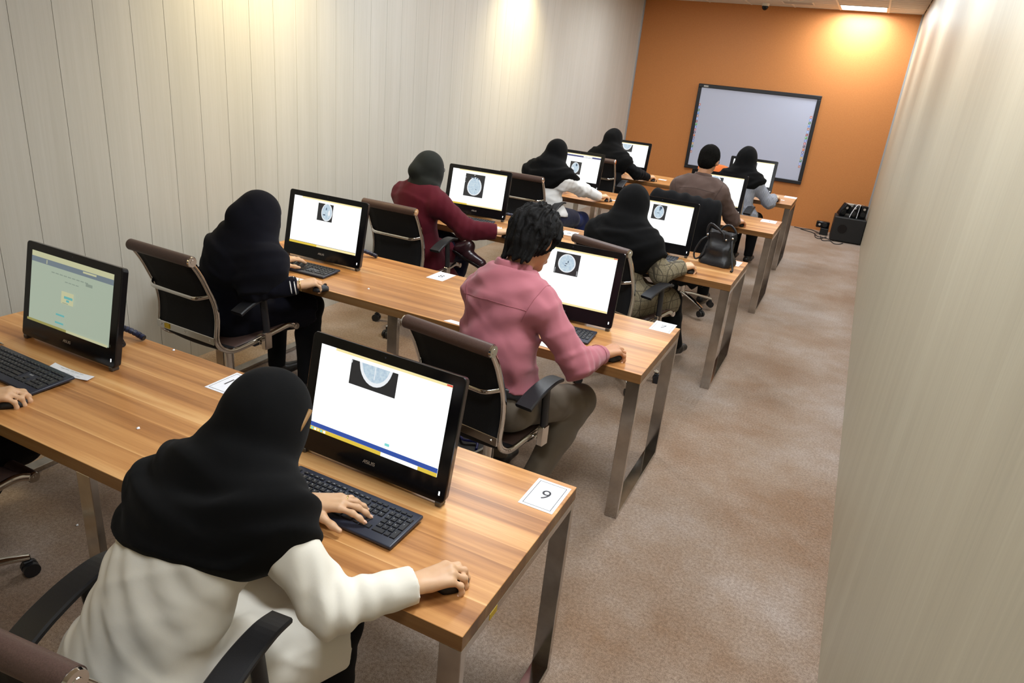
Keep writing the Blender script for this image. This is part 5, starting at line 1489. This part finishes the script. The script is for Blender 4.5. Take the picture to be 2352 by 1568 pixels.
from mathutils.bvhtree import BVHTree
def surf_line(c, ob, name, pts, mat, r=.0014, lift=.0004):
    """a stitched line laid on a garment: pts are (start, direction) rays"""
    bm = bmesh.new(); bm.from_mesh(ob.data); t = BVHTree.FromBMesh(bm); out = []
    for p, d in pts:
        h, n_, i_, ds = t.ray_cast(Vector(V(p) - c['org']), Vector(nrm(V(d))))
        if h is not None: out.append(h + n_ * lift)
    bm.free()
    if len(out) > 2:
        mb = MB(); mb.sweep(out, circ(r, 5)); return mb.build(name, M[mat], c['root'])
def shirt_seams(c, ob, mat, collar_drop=.11):
    N, up, sd, f1 = c['N'], c['up1'], c['sd'], c['f1']
    pts = [(N - f1 * .5 - up * (collar_drop + .012 * abs(u)) + sd * (u * .185), f1) for u in np.linspace(-.84, .84, 25)]
    surf_line(c, ob, 'yoke_seam', pts, mat)
    for s_, S_ in (('L', c['SL']), ('R', c['SR'])):
        o_ = sd if s_ == 'R' else -sd
        ax = nrm(nrm(c['E'][s_] - S_) * .55 + o_ * .8); u = nrm(np.cross(ax, f1)); w = np.cross(ax, u)
        cen = S_ - ax * .012
        pts = [(cen + (u * math.cos(a) + w * math.sin(a)) * .25, -(u * math.cos(a) + w * math.sin(a))) for a in np.linspace(-2.3, 2.3, 28)] if True else []
        pts = [(p, d) for p, d in pts if (p - cen) @ f1 < .16]
        surf_line(c, ob, 'sleeve_seam', pts, mat)
# ---------------------------------------------------------------- 1R: white coat
MOUSE = lambda F, T: (F, T, 'mouse')
c = person(dict(pel=(-.30, -1.12, 0.575), neck=(-.235, -.905, 1.015), head=(-.205, -.80, 1.135), yaw=R(-10), SL=(-.362, -.93, .94), SR=(-.105, -.925, .985), ER=(.058, -.905, .787), waist=1.06,
                gaze=(.16, .80, -.48), headup=(.10, .3, 1), WL=(-.225, -.635, .80), WR=(.186, -.738, .792), EhL=(-.8, -.3, -.7), EhR=(.65, -.5, -.7),
                KL=(-.40, -.70, .53), KR=(-.06, -.735, .535), AL=(-.40, -.62, .09), AR=(-.07, -.80, .09), handL=((.88, .47, -.06), (.47, -.88, 0), 'type'), handR=((.60, .80, -.04), (-.8, .6, 0), 'mouse')),
           'person in a white coat and long black headscarf at the nearest desk corner', dict(skin='skinf', trousers='black'), .97, True, 1.0)
def diag(P):
    q = (P - c['mid']) @ nrm(c['rt'] * .75 + c['up1'] * .65)
    m_ = np.exp(-(((P - c['mid'] - c['up1'] * .02) ** 2).sum(-1)) / .045)
    return m_ * .0045 * np.sin(q * 100 + 1.6 * sn(P, 9, 1.1))
top(c, 'coat', 'whitecoat', .018, .014, skirt=.93, cuff=.012, fold=diag, h=.006, crease_amp=.0035)
scarf(c, 'scarf', .285, center=c['N'] + V(-.026, .052, .020), drape=.020, foldamp=.007, h=.007, grow=.022, neckr=.96)
face_mask(c, 'mask')
hp = c['hp']
mb = MB(); mb.sweep(smooth_path([hp(.070, .045, .060) - c['org'], hp(.083, .028, .02) - c['org'], hp(.082, .020, -.03) - c['org']], 6), circ(.006, 8)); mb.build('hair_strand', plain('light_brown_hair', hx(150, 112, 66), 0.5), c['root'])
d = c['W']['L'] - c['E']['L']
ring_at(c, 'bracelet', c['W']['L'] + nrm(d) * -.005, d, .030, 'gold', .0035)
fd = nrm(V(.88, .47, -.06)); tdv = nrm(V(.47, -.88, 0))
ring_at(c, 'finger_ring', c['W']['L'] + fd * .095 + tdv * -.014 + V(0, 0, .010), fd, .0105, 'gold', .0018)
mouse(.236, -.660, R(-37), 'black mouse under the right hand of the white coat woman')

# ---------------------------------------------------------------- 1L: person cut off by the left edge
c = person(dict(pel=(-1.74, -1.03, 0.575), neck=(-1.78, -.96, 1.01), head=(-1.78, -.88, 1.16), yaw=R(0), SL=(-1.95, -.96, .95), SR=(-1.64, -.97, .95), gaze=(.0, .9, -.35),
                WL=(-2.0, -.72, .79), WR=(-1.475, -.765, .79), EhR=(.2, -.8, -.6), KL=(-1.86, -.60, .54), KR=(-1.62, -.585, .54), AL=(-2.0, -.70, .09), AR=(-1.86, -.74, .09), toeR=(-.7, .7, 0),
                handL=((.1, 1, 0), (1, 0, 0), 'mouse'), handR=((.62, .78, -.05), (-.78, .62, 0), 'mouse')),
           'person in black cut off by the left edge, only hand and knee showing', dict(skin='skinf', trousers='black'), .97, True, .6)
top(c, 'coat', 'black', .018, .014, skirt=1.0, cuff=.0)
sk = [Cap(c['hipR'] + V(0, .05, -.05), c['KR'] + V(.0, -.02, -.04), .10, .09), Cap(c['hipR'] + V(.0, .06, -.20), c['KR'] + V(-.05, -.10, -.16), .08, .06)]
c['garment']('coat_skirt', [(sk, [], .05)], 'black', .010, .05)
scarf(c, 'scarf', .36, drape=.02)
mouse(-1.425, -.70, R(-38), 'black mouse under the hand at the left edge of the photo')

# ---------------------------------------------------------------- 2L: navy cloak
c = person(dict(pel=(-2.0, .71, 0.570), fat=.92, neck=(-1.82, .70, .965), head=(-1.75, .76, 1.11), yaw=R(-12), SL=(-1.905, .70, .845), SR=(-1.645, .68, .895), ER=(-1.675, .62, .765), gaze=(.35, .85, -.25),
                WL=(-1.86, .98, .80), WR=(-1.515, .77, .795), EhR=(.15, -.85, -.5), arml=.92, KL=(-2.02, 1.15, .52), KR=(-1.75, 1.13, .53), AL=(-2.0, 1.10, .09), AR=(-1.70, 1.02, .09),
                handL=((.3, 1, 0), (1, 0, 0), 'type'), handR=((.35, .94, -.05), (-1, .2, 0), 'mouse')),
           'person in a navy cloak with striped cuff beside the panelled wall', dict(skin='skinf', trousers='black'), .97, True, .85)
top(c, 'coat', 'navy', .020, .016, skirt=.95, cuff=.012)
scarf(c, 'scarfn', .372, center=c['N'] + V(.02, .01, .10), hood=1.03, bun=.022, low=-.030, drape=.022, foldamp=.0035, cone=1.0, grow=.024)
face_mask(c, 'mask')
d = nrm(c['W']['R'] - c['E']['R'])
for q in (.022, .042): ring_at(c, 'cuff_stripe', c['W']['R'] - d * q, d, .0445 + (q - .02) * .12, 'sweater', .0035)
ring_at(c, 'bracelet', c['W']['R'] + d * .004, d, .031, 'gold', .0025)
mouse(-1.465, .875, R(-20), 'black mouse under the hand of the navy cloaked woman')

# ---------------------------------------------------------------- 2R: pink shirt
c = person(dict(pel=(-.295, .615, 0.585), neck=(-.285, .66, 1.145), head=(-.235, .745, 1.285), yaw=R(-10), SL=(-.415, .66, 1.045), SR=(-.13, .62, 1.05), waist=1.16, gaze=(.28, .80, -.42), headup=(0, .25, 1),
                WL=(-.42, 1.02, .80), WR=(.075, .90, .80), EhR=(.65, -.3, -.8), KL=(-.40, 1.10, .50), KR=(-.02, .985, .505), AL=(-.40, .95, .09), AR=(-.13, .64, .10), toeR=(.1, 1, -.25),
                handL=((.25, 1, 0), (1, 0, 0), 'type'), handR=((.45, .9, -.05), (-.9, .45, 0), 'mouse')),
           'person in a dusty pink shirt with thick black hair, seen from behind', dict(skin='skinm', trousers='greytrouser'), 1.03, False, .95)
def tuck(P):
    q = (P - c['pel']) @ c['up1']; m_ = np.exp(-((q - .13) / .06) ** 2)
    b_ = (P - c['chest'] - c['up1'] * .02)
    return m_ * .010 * np.sin(((P - c['pel']) @ c['rt']) * 70 + 2 * sn(P, 15, .2)) + .0075 * np.sin((b_ @ nrm(c['up1'] - .45 * c['rt'])) * 62 + 2.5 * sn(P, 8, .9)) * np.exp(-(b_ ** 2).sum(-1) / .05)
shirt = top(c, 'shirt', 'pink', .014, .013, hem=.085, cuff=.0, fold=tuck, arm_off=.016, h=.007)
M['pinkseam'] = plain('pink_seam', hx(150, 84, 92), 0.8)
shirt_seams(c, shirt, 'pinkseam')
d = nrm(c['W']['R'] - c['E']['R'])
ring_at(c, 'cuff_seam', c['W']['R'] - d * .055, d, .0475, 'pinkseam', .0014)
T2 = [p.grow(.014) for p in c['torso'][:2]]
c['garment']('belt', [(T2, [(c['pel'] + c['up1'] * .105, c['up1']), (c['pel'] + c['up1'] * .06, -c['up1'])])], 'shoe', .008)
cn = c['N'] + c['up1'] * .02
c['garment']('collar', [([Cap(cn - c['sd'] * .012 - c['up1'] * .01, cn + c['sd'] * .012 - c['up1'] * .01, .072, .072), Cap(cn + c['up1'] * .025, cn + c['up1'] * .03, .064, .064)], [(cn + c['up1'] * .034, c['up1'])])], 'pink', .007)
hair(c, 'hair', .021, 1.0)
mouse(.105, .985, R(-22), 'black mouse under the hand of the pink shirted man')

# ---------------------------------------------------------------- 3L: maroon coat
c = person(dict(pel=(-1.93, 2.46, 0.575), neck=(-1.885, 2.47, 1.04), head=(-1.865, 2.53, 1.175), yaw=R(-14), SL=(-2.055, 2.50, .965), SR=(-1.715, 2.43, .955), gaze=(.40, .9, -.12),
                WL=(-1.95, 2.84, .80), WR=(-1.325, 2.60, .80), EhR=(.2, -.4, -1), arml=.94, waist=1.18, KL=(-1.98, 2.90, .60), KR=(-1.72, 2.86, .53), AL=(-1.60, 2.68, .60), AR=(-1.80, 2.80, .09), toeL=(.95, -.05, -.30), soleL=(.10, -.55, -.80),
                handL=((.3, 1, 0), (1, 0, 0), 'type'), handR=((.65, .75, -.05), (-.75, .65, 0), 'mouse')),
           'person in a maroon coat and dark hood with one leg crossed', dict(skin='skinf', trousers='navyjeans', shoe='bootbrown', boot=True), .98, True, .8)
top(c, 'coat', 'maroon', .026, .028, skirt=.55, cuff=.0, collar=.02, arm_off=.030)
sk = [Cap(c['hipR'] + V(.03, .05, -.04), c['hipR'] + V(.16, .30, -.33), .12, .07), Cap(c['hipR'] + V(.03, -.02, .0), c['hipR'] + V(.15, .10, -.30), .11, .07), Cap(c['hipR'] + V(.02, .0, .05), c['mid'] + c['rt'] * .05, .12, .13)]
c['garment']('coat_skirt', [(sk, [], .05)], 'maroon', .009, .05)
scarf(c, 'scarfg', .4, cape=False, hood=1.06, bun=.03, low=-.03, foldamp=.006)
face_mask(c, 'blackmask')
hp = c['hp']
mb = MB()
for s in (-1, 1): mb.sweep([hp(s * .034 + .024 * math.cos(2 * PI * i / 16), .092, .004 + .019 * math.sin(2 * PI * i / 16)) - c['org'] for i in range(16)], circ(.0022, 5), closed=True, caps=False)
mb.sweep([hp(-.010, .095, .008) - c['org'], hp(.010, .095, .008) - c['org']], circ(.002, 5))
for s in (-1, 1): mb.sweep([hp(s * .058, .092, .008) - c['org'], hp(s * .082, .02, .006) - c['org']], circ(.002, 5))
mb.build('glasses', M['plastic'], c['root'])
d = nrm(c['W']['R'] - c['E']['R']); side = nrm(np.cross(d, V(0, 0, 1)))
for q in (.05, .075):
    mb = MB(); p = c['W']['R'] - d * q + side * .046 - V(0, 0, .012) - c['org']; mb.ball(p, (.006, .006, .006)); mb.build('button', M['chrome'], c['root'])
mouse(-1.275, 2.685, R(-40), 'black mouse under the hand of the maroon coat woman')

# ---------------------------------------------------------------- 3R: plaid coat
c = person(dict(pel=(-.33, 2.50, 0.570), neck=(-.375, 2.55, 1.015), head=(-.36, 2.61, 1.15), yaw=R(-18), SL=(-.535, 2.60, .935), SR=(-.215, 2.50, .93), gaze=(.25, .9, -.35),
                WL=(-.45, 2.90, .80), WR=(.015, 2.685, .80), ER=(-.075, 2.51, .775), KL=(-.32, 2.96, .52), KR=(-.06, 2.90, .50), AL=(-.20, 2.98, .10), AR=(0.0, 3.05, .12), toeR=(.3, 1, -.1),
                handL=((.3, 1, 0), (1, 0, 0), 'type'), handR=((.45, .9, -.05), (-.9, .45, 0), 'mouse')),
           'person in a plaid coat and wide black headscarf in front of the handbag desk', dict(skin='skinf', trousers='black'), .98, True, .85)
top(c, 'coat', 'plaid', .022, .022, skirt=.92, cuff=.0, arm_off=.022)
scarf(c, 'scarf', .36, center=c['N'] + V(0, .03, .04), drape=.03, foldamp=.004, hood=1.17)
mouse(.06, 2.775, R(-22), 'black mouse under the hand of the plaid coat woman')

# ---------------------------------------------------------------- 4L: white sweater
c = person(dict(pel=(-1.67, 4.36, 0.595), neck=(-1.70, 4.37, 1.05), head=(-1.665, 4.44, 1.185), yaw=R(-14), SL=(-1.865, 4.40, .975), SR=(-1.53, 4.33, .965), gaze=(.25, .9, -.35),
                WL=(-1.75, 4.80, .80), WR=(-1.29, 4.73, .80), EhR=(.5, -.5, -.6), arml=.95, KL=(-1.70, 4.82, .54), KR=(-1.46, 4.78, .54), AL=(-1.62, 4.85, .10), AR=(-1.42, 4.85, .10),
                handL=((.3, 1, 0), (1, 0, 0), 'type'), handR=((.5, .87, -.05), (-.87, .5, 0), 'mouse')),
           'person in a white sweater, black headscarf and blue jeans', dict(skin='skinf', trousers='jeans'), .98, True, .6)
top(c, 'sweater', 'sweater', .022, .018, hem=.02, cuff=.0, arm_off=.020)
c['garment']('skirt', [([Cap(c['hipL'], c['hipL'] + (c['KL'] - c['hipL']) * .6, .125, .095), Cap(c['hipR'], c['hipR'] + (c['KR'] - c['hipR']) * .6, .125, .095), Cap(c['pel'], c['pel'] + V(.01, 0, .05), .15, .14)], [], .04)], 'navyjeans', .011, .04)
scarf(c, 'scarf', .30, center=c['N'] + V(0, .05, .04), drape=.026, hood=1.04)
mouse(-1.225, 4.83, R(-25), 'black mouse under the hand of the white sweater woman')

# ---------------------------------------------------------------- 4R: brown shirt
c = person(dict(pel=(-.27, 4.25, 0.585), neck=(-.265, 4.30, 1.17), head=(-.25, 4.36, 1.325), yaw=R(-8), SL=(-.44, 4.31, 1.085), SR=(-.10, 4.28, 1.085), gaze=(.12, .9, -.30),
                WL=(-.40, 4.70, .80), WR=(.035, 4.65, .80), EhR=(.6, -.3, -.8), waist=1.14, KL=(-.36, 4.72, .52), KR=(-.14, 4.72, .52), AL=(-.36, 4.60, .09), AR=(-.12, 4.62, .09),
                handL=((.3, 1, 0), (1, 0, 0), 'type'), handR=((.4, .92, -.05), (-.92, .4, 0), 'mouse')),
           'person in a brown shirt with short black hair', dict(skin='skinm', trousers='black'), 1.02, False, .6)
shirt = top(c, 'shirt', 'brownshirt', .018, .016, hem=.02, cuff=.0)
M['brownseam'] = plain('brown_seam', hx(62, 48, 44), 0.8)
shirt_seams(c, shirt, 'brownseam', .09)
cn = c['N'] + c['up1'] * .02
c['garment']('collar', [([Cap(cn - c['sd'] * .010, cn + c['sd'] * .010, .068, .068)], [(cn + c['up1'] * .03, c['up1'])])], 'brownshirt', .008)
hair(c, 'hairs', .012, 0.0, -.10)
mb = MB(); hp = c['hp']; mb.sweep([hp(.085, .02, .004) - c['org'], hp(.062, .092, .006) - c['org']], circ(.0025, 5)); mb.sweep([hp(-.085, .02, .004) - c['org'], hp(-.062, .092, .006) - c['org']], circ(.0025, 5))
for s in (-1, 1): mb.sweep([hp(s * .034 + .026 * math.cos(2 * PI * i / 14), .094, .002 + .019 * math.sin(2 * PI * i / 14)) - c['org'] for i in range(14)], circ(.002, 5), closed=True, caps=False)
mb.build('glasses', M['plastic'], c['root'])
mouse(.075, 4.78, R(-20), 'black mouse under the hand of the brown shirted man')
# coat hung over that chair
def coat_on_chair():
    x, y = -.315, 3.965
    pr = [Cap((x - .21, y, 1.012), (x + .24, y, .995), .074, .072), Cap((x - .20, y - .04, .93), (x + .21, y - .05, .90), .09, .09, (0, 1, 0), 1.5), Cap((x - .15, y - .03, .82), (x - .15, y + .01, .46), .15, .15, (0, 1, 0), 2.6),
          Cap((x + .15, y - .03, .82), (x + .17, y + .01, .46), .15, .15, (0, 1, 0), 2.6), Cap((x, y - .04, .82), (x, y + .01, .48), .16, .16, (0, 1, 0), 2.8), Cap((x + .25, y - .01, .95), (x + .30, y + .03, .56), .070, .060), Cap((x - .23, y - .01, .97), (x - .27, y + .02, .56), .070, .060)]
    f = lambda P: .008 * np.sin(P[:, 0] * 60 + 2 * sn(P, 10, .3)) + .005 * sn(P, 25, 1.0)
    Vt, F = surface([(pr, [], .05)], .012, .05, fold=f)
    o = link('coat', npmesh('coat', [(relax(Vt, F, 1), F, 0)], M['black'], V(x, y, .93)), None, (x, y, .93))
    tag(o, 'black coat hung over the chair back of the brown shirted man', 'coat')
coat_on_chair()

# ---------------------------------------------------------------- 5L: all black
c = person(dict(pel=(-1.68, 6.28, 0.595), neck=(-1.745, 6.27, 1.06), head=(-1.735, 6.34, 1.195), yaw=R(-12), SL=(-1.91, 6.30, .98), SR=(-1.58, 6.25, .98), gaze=(.30, .9, -.30),
                WL=(-1.75, 6.70, .80), WR=(-1.325, 6.60, .80), EhR=(.5, -.6, -.6), arml=.95, KL=(-1.72, 6.74, .53), KR=(-1.5, 6.72, .53), AL=(-1.70, 6.7, .09), AR=(-1.46, 6.7, .09),
                handL=((.3, 1, 0), (1, 0, 0), 'type'), handR=((.45, .9, -.05), (-.9, .45, 0), 'mouse')),
           'person all in black at the far left computer', dict(skin='skinf', trousers='black'), .98, True, .6)
top(c, 'coat', 'black', .022, .018, skirt=.8, cuff=.0)
scarf(c, 'scarf', .29, drape=.02, bun=.005, hood=1.08)
mouse(-1.275, 6.69, R(-22), 'black mouse under the hand of the all-black woman')

# ---------------------------------------------------------------- 5R: grey knit
c = person(dict(pel=(-.17, 6.22, 0.585), neck=(-.215, 6.27, 1.035), head=(-.205, 6.33, 1.175), yaw=R(-12), SL=(-.37, 6.30, .955), SR=(-.055, 6.25, .955), gaze=(.15, .9, -.40),
                WL=(-.30, 6.66, .80), WR=(.135, 6.53, .80), EhR=(.5, -.6, -.6), arml=.95, KL=(-.20, 6.70, .52), KR=(-.01, 6.66, .52), AL=(-.18, 6.62, .09), AR=(.0, 6.60, .09),
                handL=((.3, 1, 0), (1, 0, 0), 'type'), handR=((.4, .92, -.05), (-.92, .4, 0), 'mouse')),
           'person in a grey ribbed knit sweater and black headscarf in front of the whiteboard', dict(skin='skinf', trousers='black'), .98, True, .6)
top(c, 'sweater', 'knit', .024, .020, hem=-.02, cuff=.0, arm_off=.020)
scarf(c, 'scarf', .28, center=c['N'] + V(0, .04, .05), drape=.02, hood=1.24)
mouse(.165, 6.65, R(-20), 'black mouse under the hand of the grey knit woman')
